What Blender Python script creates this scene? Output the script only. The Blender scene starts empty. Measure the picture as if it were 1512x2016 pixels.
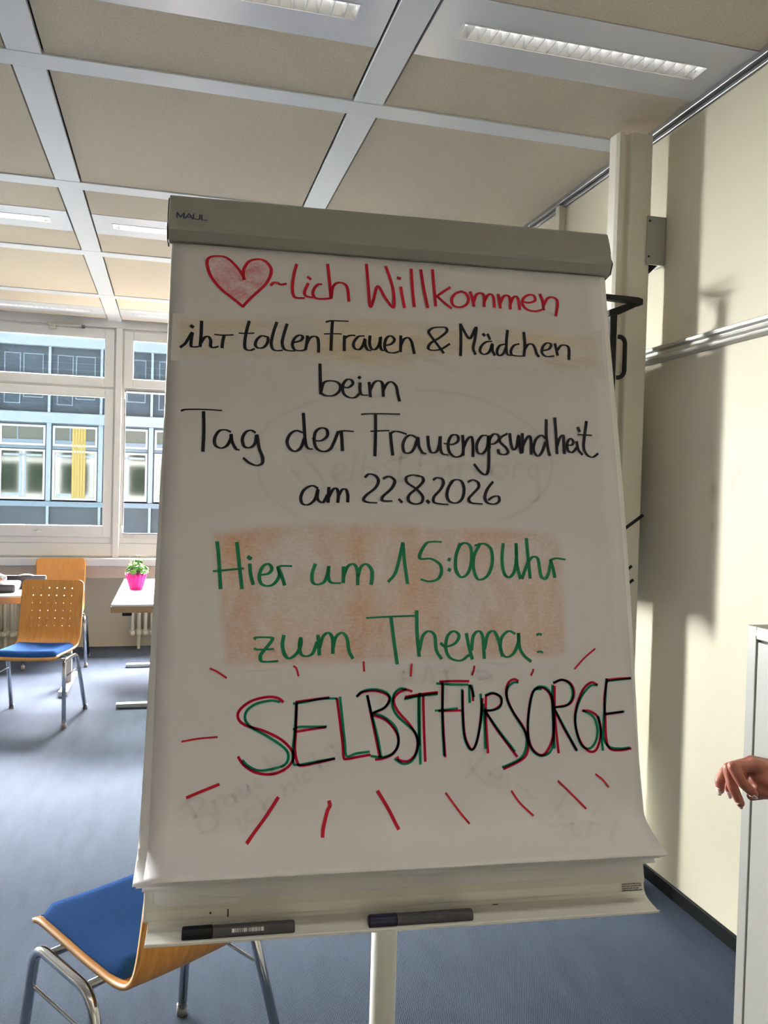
import bpy, bmesh, math, random
from mathutils import Vector, Matrix

random.seed(7)
C = bpy.context.scene.collection
S = bpy.context.scene
PI = math.pi

# ---------------------------------------------------------------- camera
CAMH = 1.48701
CEIL = 2.957
WX = 1.849            # right wall
WY = 7.697            # window wall
R_RIGHT = Vector((0.9674589, -0.2515499, 0.0273114))
R_DOWN = Vector((0.0207407, -0.0287356, -0.9993718))
R_FWD = Vector((0.2521767, 0.9674177, -0.0225831))
FPX = 1611.54
cam_data = bpy.data.cameras.new('camera')
cam = bpy.data.objects.new('camera', cam_data)
C.objects.link(cam)
m3 = Matrix((R_RIGHT, -R_DOWN, -R_FWD)).transposed()
cam.matrix_world = Matrix.Translation((0, 0, CAMH)) @ m3.to_4x4()
cam_data.sensor_fit = 'VERTICAL'
cam_data.sensor_height = 24.0
cam_data.lens = FPX / 2016 * 24.0
cam_data.clip_start = 0.05
cam_data.clip_end = 200
S.camera = cam

# ---------------------------------------------------------------- world, exposure, large lights
SKY = 330.0
SKY_DIM = 6.0
LAMP_W = 8.5
S.view_settings.view_transform = 'Standard'
S.view_settings.look = 'None'
S.view_settings.gamma = 1.0
S.view_settings.use_curve_mapping = False
S.view_settings.exposure = 0.82
S.cycles.use_denoising = True
S.cycles.max_bounces = 10
S.cycles.diffuse_bounces = 6
S.cycles.transparent_max_bounces = 24
S.cycles.sample_clamp_indirect = 6.0
S.cycles.caustics_reflective = False
S.cycles.caustics_refractive = False
w = bpy.data.worlds.new('sky')
S.world = w
w.use_nodes = True
bg = w.node_tree.nodes['Background']
# overcast sky, far brighter on the side of the hidden sun (beyond the opposite building)
_tc = w.node_tree.nodes.new('ShaderNodeTexCoord')
_sp = w.node_tree.nodes.new('ShaderNodeSeparateXYZ')
w.node_tree.links.new(_tc.outputs['Generated'], _sp.inputs[0])
_mr = w.node_tree.nodes.new('ShaderNodeMapRange')
_mr.interpolation_type = 'SMOOTHSTEP'
_mr.inputs['From Min'].default_value = -0.10
_mr.inputs['From Max'].default_value = 0.75
_mr.inputs['To Min'].default_value = SKY_DIM
_mr.inputs['To Max'].default_value = SKY
w.node_tree.links.new(_sp.outputs['Y'], _mr.inputs['Value'])
bg.inputs['Color'].default_value = (1.0, 0.93, 0.89, 1)
w.node_tree.links.new(_mr.outputs[0], bg.inputs['Strength'])
pl = bpy.data.lights.new('daylight_portal', 'AREA')
pl.shape = 'RECTANGLE'
pl.size = 9.0
pl.size_y = 2.0
pl.cycles.is_portal = True
po = bpy.data.objects.new('daylight_portal', pl)
C.objects.link(po)
po.location = (-2.6, WY + 0.12, 1.9)
po.rotation_euler = (-PI / 2, 0, 0)

# ---------------------------------------------------------------- materials
def mat(name, col, rough=0.5, metal=0.0, spec=0.5, coat=0.0):
    m = bpy.data.materials.new(name)
    m.use_nodes = True
    b = m.node_tree.nodes['Principled BSDF']
    b.inputs['Base Color'].default_value = (*col, 1)
    b.inputs['Roughness'].default_value = rough
    b.inputs['Metallic'].default_value = metal
    b.inputs['Specular IOR Level'].default_value = spec
    b.inputs['Coat Weight'].default_value = coat
    return m

def nd(m, t, **kw):
    n = m.node_tree.nodes.new(t)
    for k, v in kw.items():
        setattr(n, k, v)
    return n

def lk(m, a, b):
    m.node_tree.links.new(a, b)

def bsdf(m):
    return m.node_tree.nodes['Principled BSDF']

def noise_col(m, scale, c1, c2, detail=4, stretch=(1, 1, 1), lo=0.35, hi=0.65, bump=0.0, bscale=None, coord='Object'):
    """mottled colour between c1 and c2, optional bump"""
    tc = nd(m, 'ShaderNodeTexCoord')
    mp = nd(m, 'ShaderNodeMapping')
    mp.inputs['Scale'].default_value = stretch
    lk(m, tc.outputs[coord], mp.inputs['Vector'])
    n = nd(m, 'ShaderNodeTexNoise')
    n.inputs['Scale'].default_value = scale
    n.inputs['Detail'].default_value = detail
    lk(m, mp.outputs[0], n.inputs['Vector'])
    r = nd(m, 'ShaderNodeValToRGB')
    r.color_ramp.elements[0].position = lo
    r.color_ramp.elements[0].color = (*c1, 1)
    r.color_ramp.elements[1].position = hi
    r.color_ramp.elements[1].color = (*c2, 1)
    lk(m, n.outputs['Fac'], r.inputs['Fac'])
    lk(m, r.outputs[0], bsdf(m).inputs['Base Color'])
    if bump:
        bp = nd(m, 'ShaderNodeBump')
        bp.inputs['Strength'].default_value = bump
        bp.inputs['Distance'].default_value = 0.003
        lk(m, n.outputs['Fac'], bp.inputs['Height'])
        lk(m, bp.outputs[0], bsdf(m).inputs['Normal'])
    return n, r, mp

M = {}
M['wall'] = mat('cream_wall', (0.70, 0.66, 0.52), 0.6, spec=0.3)
M['wall_plain'] = mat('cream_wall_plain', (0.78, 0.73, 0.60), 0.8)
M['white_wall'] = mat('white_paint', (0.82, 0.82, 0.80), 0.6)
M['winframe'] = mat('window_white', (0.84, 0.84, 0.82), 0.35)
M['gasket'] = mat('gasket_dark', (0.05, 0.05, 0.06), 0.6)
M['ceil'] = mat('ceiling_board', (0.52, 0.46, 0.36), 0.9, spec=0.2)
M['rib'] = mat('ceiling_rib_white', (0.86, 0.87, 0.86), 0.33)
M['gap'] = mat('shadow_gap', (0.03, 0.03, 0.03), 0.9)
M['trimgrey'] = mat('wall_top_trim', (0.22, 0.22, 0.22), 0.35, 0.6)
M['alu'] = mat('anodised_aluminium', (0.50, 0.49, 0.45), 0.42, 0.55)
M['post'] = mat('beige_metal_post', (0.80, 0.75, 0.64), 0.45)
M['bracketgrey'] = mat('bracket_grey', (0.34, 0.34, 0.31), 0.4, 0.4)
M['floor'] = mat('carpet', (0.12, 0.16, 0.22), 0.9, spec=0.15)
M['base'] = mat('black_skirting', (0.004, 0.006, 0.006), 0.6, spec=0.12)
M['paper'] = mat('paper_white', (0.74, 0.70, 0.71), 0.8, spec=0.1)
M['paper2'] = mat('paper_under', (0.80, 0.79, 0.80), 0.75, spec=0.2)
M['card'] = mat('pad_cardboard', (0.70, 0.69, 0.64), 0.7)
M['board'] = mat('board_white', (0.78, 0.77, 0.72), 0.35)
M['cap'] = mat('clamp_grey', (0.20, 0.20, 0.185), 0.45, spec=0.3)
M['tray'] = mat('tray_grey', (0.76, 0.75, 0.70), 0.4)
M['pole'] = mat('pole_light', (0.62, 0.63, 0.58), 0.35, 0.1)
M['black'] = mat('black_plastic', (0.005, 0.005, 0.006), 0.5, spec=0.2)
M['navy'] = mat('navy_cap', (0.006, 0.005, 0.026), 0.45, spec=0.3)
M['barrel'] = mat('marker_grey', (0.050, 0.050, 0.053), 0.45, spec=0.25)
M['barlabel'] = mat('barcode_white', (0.55, 0.55, 0.55), 0.6)
M['print'] = mat('dark_print', (0.012, 0.012, 0.03), 0.7)
M['logo'] = mat('logo_navy', (0.006, 0.012, 0.05), 0.5)
M['chrome'] = mat('chrome', (0.62, 0.63, 0.64), 0.16, 1.0)
M['foot'] = mat('glide_grey', (0.28, 0.27, 0.25), 0.5)
M['pad'] = mat('blue_fabric', (0.012, 0.062, 0.22), 0.9, spec=0.05)
M['wood'] = mat('beech_ply', (0.52, 0.24, 0.065), 0.42)
M['woodedge'] = mat('beech_ply_edge', (0.58, 0.33, 0.14), 0.5)
M['tabletop'] = mat('table_white', (0.85, 0.85, 0.84), 0.4)
M['tableedge'] = mat('table_wood_edge', (0.34, 0.22, 0.12), 0.5)
M['metalgrey'] = mat('painted_grey_metal', (0.55, 0.56, 0.56), 0.35, 0.3)
M['pot'] = mat('pink_pot', (0.75, 0.015, 0.33), 0.4)
M['soil'] = mat('soil', (0.03, 0.02, 0.012), 0.9)
M['leaf'] = mat('leaf_green', (0.10, 0.26, 0.05), 0.5)
M['petal'] = mat('pale_petal', (0.55, 0.5, 0.5), 0.6)
M['rad'] = mat('radiator_cream', (0.86, 0.82, 0.70), 0.4)
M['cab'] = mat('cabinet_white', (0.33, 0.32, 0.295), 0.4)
M['seam'] = mat('cabinet_seam', (0.02, 0.02, 0.02), 0.7)
M['bag'] = mat('black_fabric_bag', (0.012, 0.012, 0.02), 0.75)
M['foil'] = mat('silver_foil', (0.7, 0.7, 0.72), 0.25, 0.7)
M['skin'] = mat('skin', (0.42, 0.17, 0.12), 0.5)
M['panelgreen'] = mat('board_surface', (0.10, 0.12, 0.11), 0.5)
M['nail'] = mat('nail', (0.75, 0.58, 0.55), 0.25)
M['sleeve'] = mat('dark_sleeve', (0.03, 0.03, 0.04), 0.9)
M['lampwhite'] = mat('lamp_panel_white', (0.84, 0.84, 0.85), 0.25, 0.15)
M['reflector'] = mat('lamp_reflector', (0.86, 0.87, 0.88), 0.25, 0.5)
M['blade'] = mat('lamp_louvre', (0.80, 0.81, 0.82), 0.3, 0.4)
M['tube'] = mat('lamp_tube', (0.85, 0.85, 0.85), 0.4)
M['fac_dark'] = mat('facade_panel', (0.010, 0.017, 0.025), 0.3, spec=0.04)
M['fac_light'] = mat('facade_light', (0.027, 0.036, 0.045), 0.5, spec=0.04)
M['fac_blue'] = mat('facade_blue', (0.0165, 0.0245, 0.034), 0.5, spec=0.04)
M['fac_white'] = mat('facade_white', (0.060, 0.069, 0.074), 0.5, spec=0.04)
M['fac_glass'] = mat('facade_glass', (0.0029, 0.0047, 0.0035), 0.06, spec=0.15)
M['fac_room'] = mat('facade_interior', (0.02, 0.02, 0.016), 0.8, spec=0.04)
M['curtain'] = mat('yellow_curtain', (0.040, 0.033, 0.0115), 0.8, spec=0.04)
M['ground'] = mat('courtyard_paving', (0.80, 0.78, 0.74), 0.9)
M['outer'] = mat('outer_render', (0.12, 0.12, 0.12), 0.9)
M['scribble'] = mat('blue_print', (0.25, 0.30, 0.48), 0.7)
M['red_ink'] = mat('red_ink', (0.36, 0.003, 0.018), 0.6, spec=0.2)
M['black_ink'] = mat('black_ink', (0.006, 0.006, 0.012), 0.6, spec=0.2)
M['green_ink'] = mat('green_ink', (0.004, 0.15, 0.065), 0.6, spec=0.2)

def tint(name, col):
    """ink that lies over what is below it: light passes through it tinted"""
    m = bpy.data.materials.new(name)
    m.use_nodes = True
    nt = m.node_tree
    nt.nodes.remove(nt.nodes['Principled BSDF'])
    t = nt.nodes.new('ShaderNodeBsdfTransparent')
    t.inputs['Color'].default_value = (*col, 1)
    nt.links.new(t.outputs[0], nt.nodes['Material Output'].inputs['Surface'])
    return m
M['tred'] = tint('red_marker_ink', (0.70, 0.07, 0.17))
M['tgreen'] = tint('green_marker_ink', (0.06, 0.44, 0.30))
M['ghost'] = tint('show_through', (0.945, 0.945, 0.945))

def crayon(name, base, col, scale, stretch, lo, hi, amount, wash=0.0, col2=None, bare=True):
    """chalk rubbed over the paper: grainy pigment on paper colour; 'edge' blends it out at the outline"""
    m = bpy.data.materials.new(name)
    m.use_nodes = True
    nt = m.node_tree
    b = nt.nodes['Principled BSDF']
    b.inputs['Roughness'].default_value = 0.85
    b.inputs['Specular IOR Level'].default_value = 0.1
    tc = nd(m, 'ShaderNodeTexCoord')
    def noise(sc, st, det, rough=0.65, dist=0.0):
        mp = nd(m, 'ShaderNodeMapping')
        mp.inputs['Scale'].default_value = st
        lk(m, tc.outputs['UV'], mp.inputs[0])
        n = nd(m, 'ShaderNodeTexNoise')
        n.inputs['Scale'].default_value = sc
        n.inputs['Detail'].default_value = det
        n.inputs['Roughness'].default_value = rough
        n.inputs['Distortion'].default_value = dist
        lk(m, mp.outputs[0], n.inputs['Vector'])
        return n
    n1 = noise(scale, stretch, 5, 0.6, 0.5)
    n2 = noise(210, (0.8, 1.3, 1), 4)
    mx = nd(m, 'ShaderNodeMath', operation='MULTIPLY_ADD')
    lk(m, n2.outputs['Fac'], mx.inputs[0])
    mx.inputs[1].default_value = 0.55
    lk(m, n1.outputs['Fac'], mx.inputs[2])
    r = nd(m, 'ShaderNodeMapRange')
    r.inputs['From Min'].default_value = lo
    r.inputs['From Max'].default_value = hi
    r.inputs['To Min'].default_value = wash
    r.inputs['To Max'].default_value = amount
    lk(m, mx.outputs[0], r.inputs['Value'])
    at = nd(m, 'ShaderNodeAttribute', attribute_name='edge')
    mu = nd(m, 'ShaderNodeMath', operation='MULTIPLY')
    lk(m, r.outputs[0], mu.inputs[0])
    lk(m, at.outputs['Fac'], mu.inputs[1])
    c = nd(m, 'ShaderNodeMix', data_type='RGBA')
    lk(m, mu.outputs[0], c.inputs['Factor'])
    c.inputs['A'].default_value = (*base, 1)
    c.inputs['B'].default_value = (*col, 1)
    out = c.outputs['Result']
    if col2:
        n3 = noise(13, (0.7, 2.2, 1), 6, 0.7)
        r3 = nd(m, 'ShaderNodeMapRange')
        r3.inputs['From Min'].default_value = 0.50
        r3.inputs['From Max'].default_value = 0.80
        r3.inputs['To Max'].default_value = 0.55
        lk(m, n3.outputs['Fac'], r3.inputs['Value'])
        m3 = nd(m, 'ShaderNodeMath', operation='MULTIPLY')
        lk(m, r3.outputs[0], m3.inputs[0])
        lk(m, at.outputs['Fac'], m3.inputs[1])
        c2 = nd(m, 'ShaderNodeMix', data_type='RGBA')
        lk(m, m3.outputs[0], c2.inputs['Factor'])
        lk(m, out, c2.inputs['A'])
        c2.inputs['B'].default_value = (*col2, 1)
        out = c2.outputs['Result']
    lk(m, out, b.inputs['Base Color'])
    return m
PAPER = (0.63, 0.605, 0.635)
M['c_orange'] = crayon('orange_chalk', PAPER, (0.47, 0.215, 0.075), 8, (1.6, 0.9, 1), 0.57, 1.05, 0.85, wash=0.05)
M['c_yellow'] = crayon('yellow_chalk', PAPER, (0.52, 0.37, 0.12), 7, (0.7, 3.0, 1), 0.62, 1.05, 0.70, wash=0.03, col2=(0.26, 0.25, 0.26))
M['c_red'] = crayon('red_chalk', PAPER, (0.42, 0.035, 0.075), 20, (1, 1.8, 1), 0.55, 1.0, 0.85, wash=0.08)

M['glass'] = bpy.data.materials.new('window_glass')
M['glass'].use_nodes = True
_nt = M['glass'].node_tree
_nt.nodes.remove(_nt.nodes['Principled BSDF'])
_t = _nt.nodes.new('ShaderNodeBsdfTransparent')
_t.inputs['Color'].default_value = (0.90, 0.95, 0.96, 1)
_g = _nt.nodes.new('ShaderNodeBsdfGlossy')
_g.inputs['Roughness'].default_value = 0.0
_f = _nt.nodes.new('ShaderNodeFresnel')
_f.inputs['IOR'].default_value = 1.45
_mx = _nt.nodes.new('ShaderNodeMixShader')
_nt.links.new(_f.outputs[0], _mx.inputs[0])
_nt.links.new(_t.outputs[0], _mx.inputs[1])
_nt.links.new(_g.outputs[0], _mx.inputs[2])
_nt.links.new(_mx.outputs[0], _nt.nodes['Material Output'].inputs['Surface'])

# texture detail
noise_col(M['ceil'], 140, (0.56, 0.48, 0.36), (0.68, 0.60, 0.47), 5, (1, 1, 1), 0.3, 0.72, bump=0.25)
noise_col(M['wood'], 9, (0.52, 0.215, 0.042), (0.66, 0.31, 0.075), 6, (14, 1.2, 1.2), 0.3, 0.7)
noise_col(M['tableedge'], 12, (0.30, 0.19, 0.10), (0.40, 0.27, 0.15), 5, (1, 1, 10), 0.3, 0.7)
noise_col(M['pad'], 500, (0.010, 0.052, 0.19), (0.016, 0.075, 0.26), 3, bump=0.4)
noise_col(M['leaf'], 30, (0.05, 0.17, 0.03), (0.18, 0.36, 0.09), 3)
noise_col(M['paper'], 6, (0.615, 0.59, 0.62), (0.645, 0.62, 0.65), 3, (1, 1, 1), 0.3, 0.7)
noise_col(M['skin'], 45, (0.26, 0.075, 0.05), (0.38, 0.14, 0.095), 4)
noise_col(M['board'], 30, (0.76, 0.75, 0.70), (0.80, 0.79, 0.74), 4)
noise_col(M['fac_dark'], 2.0, (0.0034, 0.0061, 0.0093), (0.0045, 0.0077, 0.0114), 4, (1, 1, 2.5))

# carpet: mottled blue grey with a fine twill rib
def carpet():
    m = M['floor']
    tc = nd(m, 'ShaderNodeTexCoord')
    mp = nd(m, 'ShaderNodeMapping')
    mp.inputs['Rotation'].default_value = (0, 0, math.radians(24))
    lk(m, tc.outputs['Object'], mp.inputs[0])
    wv = nd(m, 'ShaderNodeTexWave', wave_type='BANDS', bands_direction='X')
    wv.inputs['Scale'].default_value = 62
    wv.inputs['Distortion'].default_value = 1.6
    wv.inputs['Detail'].default_value = 2
    wv.inputs['Detail Scale'].default_value = 3
    lk(m, mp.outputs[0], wv.inputs['Vector'])
    n = nd(m, 'ShaderNodeTexNoise')
    n.inputs['Scale'].default_value = 320
    n.inputs['Detail'].default_value = 3
    lk(m, tc.outputs['Object'], n.inputs['Vector'])
    n2 = nd(m, 'ShaderNodeTexNoise')
    n2.inputs['Scale'].default_value = 5
    n2.inputs['Detail'].default_value = 6
    mp2 = nd(m, 'ShaderNodeMapping')
    mp2.inputs['Scale'].default_value = (3, 0.7, 1)
    lk(m, tc.outputs['Object'], mp2.inputs[0])
    lk(m, mp2.outputs[0], n2.inputs['Vector'])
    a = nd(m, 'ShaderNodeMath', operation='MULTIPLY_ADD')
    lk(m, wv.outputs['Fac'], a.inputs[0])
    a.inputs[1].default_value = 0.30
    lk(m, n.outputs['Fac'], a.inputs[2])
    b = nd(m, 'ShaderNodeMath', operation='MULTIPLY_ADD')
    lk(m, n2.outputs['Fac'], b.inputs[0])
    b.inputs[1].default_value = 0.45
    lk(m, a.outputs[0], b.inputs[2])
    r = nd(m, 'ShaderNodeValToRGB')
    r.color_ramp.elements[0].position = 0.60
    r.color_ramp.elements[0].color = (0.018, 0.027, 0.046, 1)
    r.color_ramp.elements[1].position = 0.94
    r.color_ramp.elements[1].color = (0.042, 0.057, 0.088, 1)
    lk(m, b.outputs[0], r.inputs['Fac'])
    lk(m, r.outputs[0], bsdf(m).inputs['Base Color'])
    bp = nd(m, 'ShaderNodeBump')
    bp.inputs['Strength'].default_value = 0.5
    bp.inputs['Distance'].default_value = 0.004
    lk(m, a.outputs[0], bp.inputs['Height'])
    lk(m, bp.outputs[0], bsdf(m).inputs['Normal'])
carpet()

# right wall: cream paint with worn grey rub marks
def wallmarks():
    m = M['wall']
    tc = nd(m, 'ShaderNodeTexCoord')
    n = nd(m, 'ShaderNodeTexNoise')
    n.inputs['Scale'].default_value = 7
    n.inputs['Detail'].default_value = 7
    lk(m, tc.outputs['Object'], n.inputs['Vector'])
    acc = None
    for (y, z, sy, sz, k) in [(2.50, 1.53, .045, .085, .9), (2.50, 1.40, .025, .05, .5), (2.40, 1.55, .02, .12, .45), (2.37, 1.60, .02, .12, .4),
                              (2.62, 1.72, .25, .12, .15), (2.52, 1.66, .03, .06, .3), (2.66, 2.16, .12, .045, .30), (2.55, 2.19, .10, .06, .22)]:
        mp = nd(m, 'ShaderNodeMapping')
        mp.inputs['Location'].default_value = (0, -y / sy, -z / sz)
        mp.inputs['Scale'].default_value = (0, 1 / sy, 1 / sz)
        lk(m, tc.outputs['Object'], mp.inputs[0])
        g = nd(m, 'ShaderNodeTexGradient', gradient_type='QUADRATIC_SPHERE')
        lk(m, mp.outputs[0], g.inputs[0])
        q = nd(m, 'ShaderNodeMath', operation='MULTIPLY_ADD')
        lk(m, g.outputs['Fac'], q.inputs[0])
        q.inputs[1].default_value = k
        if acc is None:
            q.inputs[2].default_value = 0
        else:
            lk(m, acc.outputs[0], q.inputs[2])
        acc = q
    mu = nd(m, 'ShaderNodeMath', operation='MULTIPLY')
    lk(m, acc.outputs[0], mu.inputs[0])
    lk(m, n.outputs['Fac'], mu.inputs[1])
    mx = nd(m, 'ShaderNodeMix', data_type='RGBA')
    lk(m, mu.outputs[0], mx.inputs['Factor'])
    mx.inputs['A'].default_value = (0.74, 0.68, 0.53, 1)
    mx.inputs['B'].default_value = (0.13, 0.12, 0.09, 1)
    lk(m, mx.outputs['Result'], bsdf(m).inputs['Base Color'])
wallmarks()

# ---------------------------------------------------------------- mesh helpers
def box(bm, x0, x1, y0, y1, z0, z1, mi=0):
    vs = [bm.verts.new(p) for p in ((x0, y0, z0), (x1, y0, z0), (x1, y1, z0), (x0, y1, z0), (x0, y0, z1), (x1, y0, z1), (x1, y1, z1), (x0, y1, z1))]
    for f in ((0, 3, 2, 1), (4, 5, 6, 7), (0, 1, 5, 4), (1, 2, 6, 5), (2, 3, 7, 6), (3, 0, 4, 7)):
        fc = bm.faces.new([vs[i] for i in f])
        fc.material_index = mi
    return vs

def prism(bm, poly, axis, a0, a1, mi=0):
    """polygon (2-d points) swept along an axis from a0 to a1; axis 'x': points are (y,z); 'y': (x,z); 'z': (x,y)"""
    def P(p, a):
        return {'x': (a, p[0], p[1]), 'y': (p[0], a, p[1]), 'z': (p[0], p[1], a)}[axis]
    A = [bm.verts.new(P(p, a0)) for p in poly]
    B = [bm.verts.new(P(p, a1)) for p in poly]
    n = len(poly)
    fs = [bm.faces.new(A), bm.faces.new(B[::-1])]
    for i in range(n):
        fs.append(bm.faces.new([A[i], B[i], B[(i + 1) % n], A[(i + 1) % n]]))
    for f in fs:
        f.material_index = mi
    return fs

def catmull(pts, sub=6):
    if len(pts) < 3:
        return [Vector(p) for p in pts]
    P = [Vector(p) for p in pts]
    P = [P[0] * 2 - P[1]] + P + [P[-1] * 2 - P[-2]]
    out = []
    for i in range(1, len(P) - 2):
        p0, p1, p2, p3 = P[i - 1:i + 3]
        for k in range(sub):
            t = k / sub
            out.append(0.5 * ((2 * p1) + (p2 - p0) * t + (2 * p0 - 5 * p1 + 4 * p2 - p3) * t * t + (3 * p1 - p0 - 3 * p2 + p3) * t ** 3))
    out.append(P[-2])
    return out

def tube(bm, pts, r, seg=10, mi=0, cap=True):
    """round tube along a point list; r a number or a list"""
    pts = [Vector(p) for p in pts]
    n = len(pts)
    rr = r if isinstance(r, (list, tuple)) else [r] * n
    rings = []
    up = None
    for i, p in enumerate(pts):
        d = (pts[min(i + 1, n - 1)] - pts[max(i - 1, 0)]).normalized()
        if up is None:
            up = d.orthogonal().normalized()
        a = (up - d * up.dot(d)).normalized()
        up = a
        b = d.cross(a)
        rings.append([bm.verts.new(p + (a * math.cos(2 * PI * k / seg) + b * math.sin(2 * PI * k / seg)) * rr[i]) for k in range(seg)])
    for i in range(n - 1):
        for k in range(seg):
            f = bm.faces.new([rings[i][k], rings[i][(k + 1) % seg], rings[i + 1][(k + 1) % seg], rings[i + 1][k]])
            f.smooth = True
            f.material_index = mi
    if cap:
        bm.faces.new(rings[0][::-1]).material_index = mi
        bm.faces.new(rings[-1]).material_index = mi

def arc(a, b, c, r, n=6):
    """points of the corner a-b-c rounded with about radius r"""
    a, b, c = Vector(a), Vector(b), Vector(c)
    p, q = b + (a - b).normalized() * r, b + (c - b).normalized() * r
    return [p * (1 - t) ** 2 + b * 2 * t * (1 - t) + q * t * t for t in [k / n for k in range(n + 1)]]

def obj(name, bm, m, parent=None, bevel=0.0, smooth=False):
    me = bpy.data.meshes.new(name)
    bmesh.ops.recalc_face_normals(bm, faces=bm.faces[:])
    bm.to_mesh(me)
    bm.free()
    for k in (m if isinstance(m, (list, tuple)) else [m]):
        me.materials.append(k)
    o = bpy.data.objects.new(name, me)
    C.objects.link(o)
    if parent is not None:
        o.parent = parent
    if smooth:
        for p in me.polygons:
            p.use_smooth = True
    if bevel:
        b = o.modifiers.new('bevel', 'BEVEL')
        b.width = bevel
        b.segments = 2
        b.limit_method = 'ANGLE'
    return o

def new():
    return bmesh.new()

def boxobj(name, b, m, parent=None, bevel=0.0):
    bm = new()
    box(bm, *b)
    return obj(name, bm, m, parent, bevel)

def struct(o):
    o['kind'] = 'structure'
    return o

def thing(name, label, cat, loc=(0, 0, 0), rz=0.0, group=None):
    o = bpy.data.objects.new(name, None)
    C.objects.link(o)
    o.location = loc
    o.rotation_euler = (0, 0, rz)
    return tag(o, label, cat, group)

def tag(o, label, cat, group=None):
    o['label'] = label
    o['category'] = cat
    if group:
        o['group'] = group
    return o

def dup(root, loc, rz, label, group=None):
    r = root.copy()
    C.objects.link(r)
    r.location = loc
    r.rotation_euler = (0, 0, rz)
    r['label'] = label
    if group:
        r['group'] = group
    for ch in list(root.children):
        c = ch.copy()
        C.objects.link(c)
        c.parent = r
        for g in list(ch.children):
            d = g.copy()
            C.objects.link(d)
            d.parent = c
    return r

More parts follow.
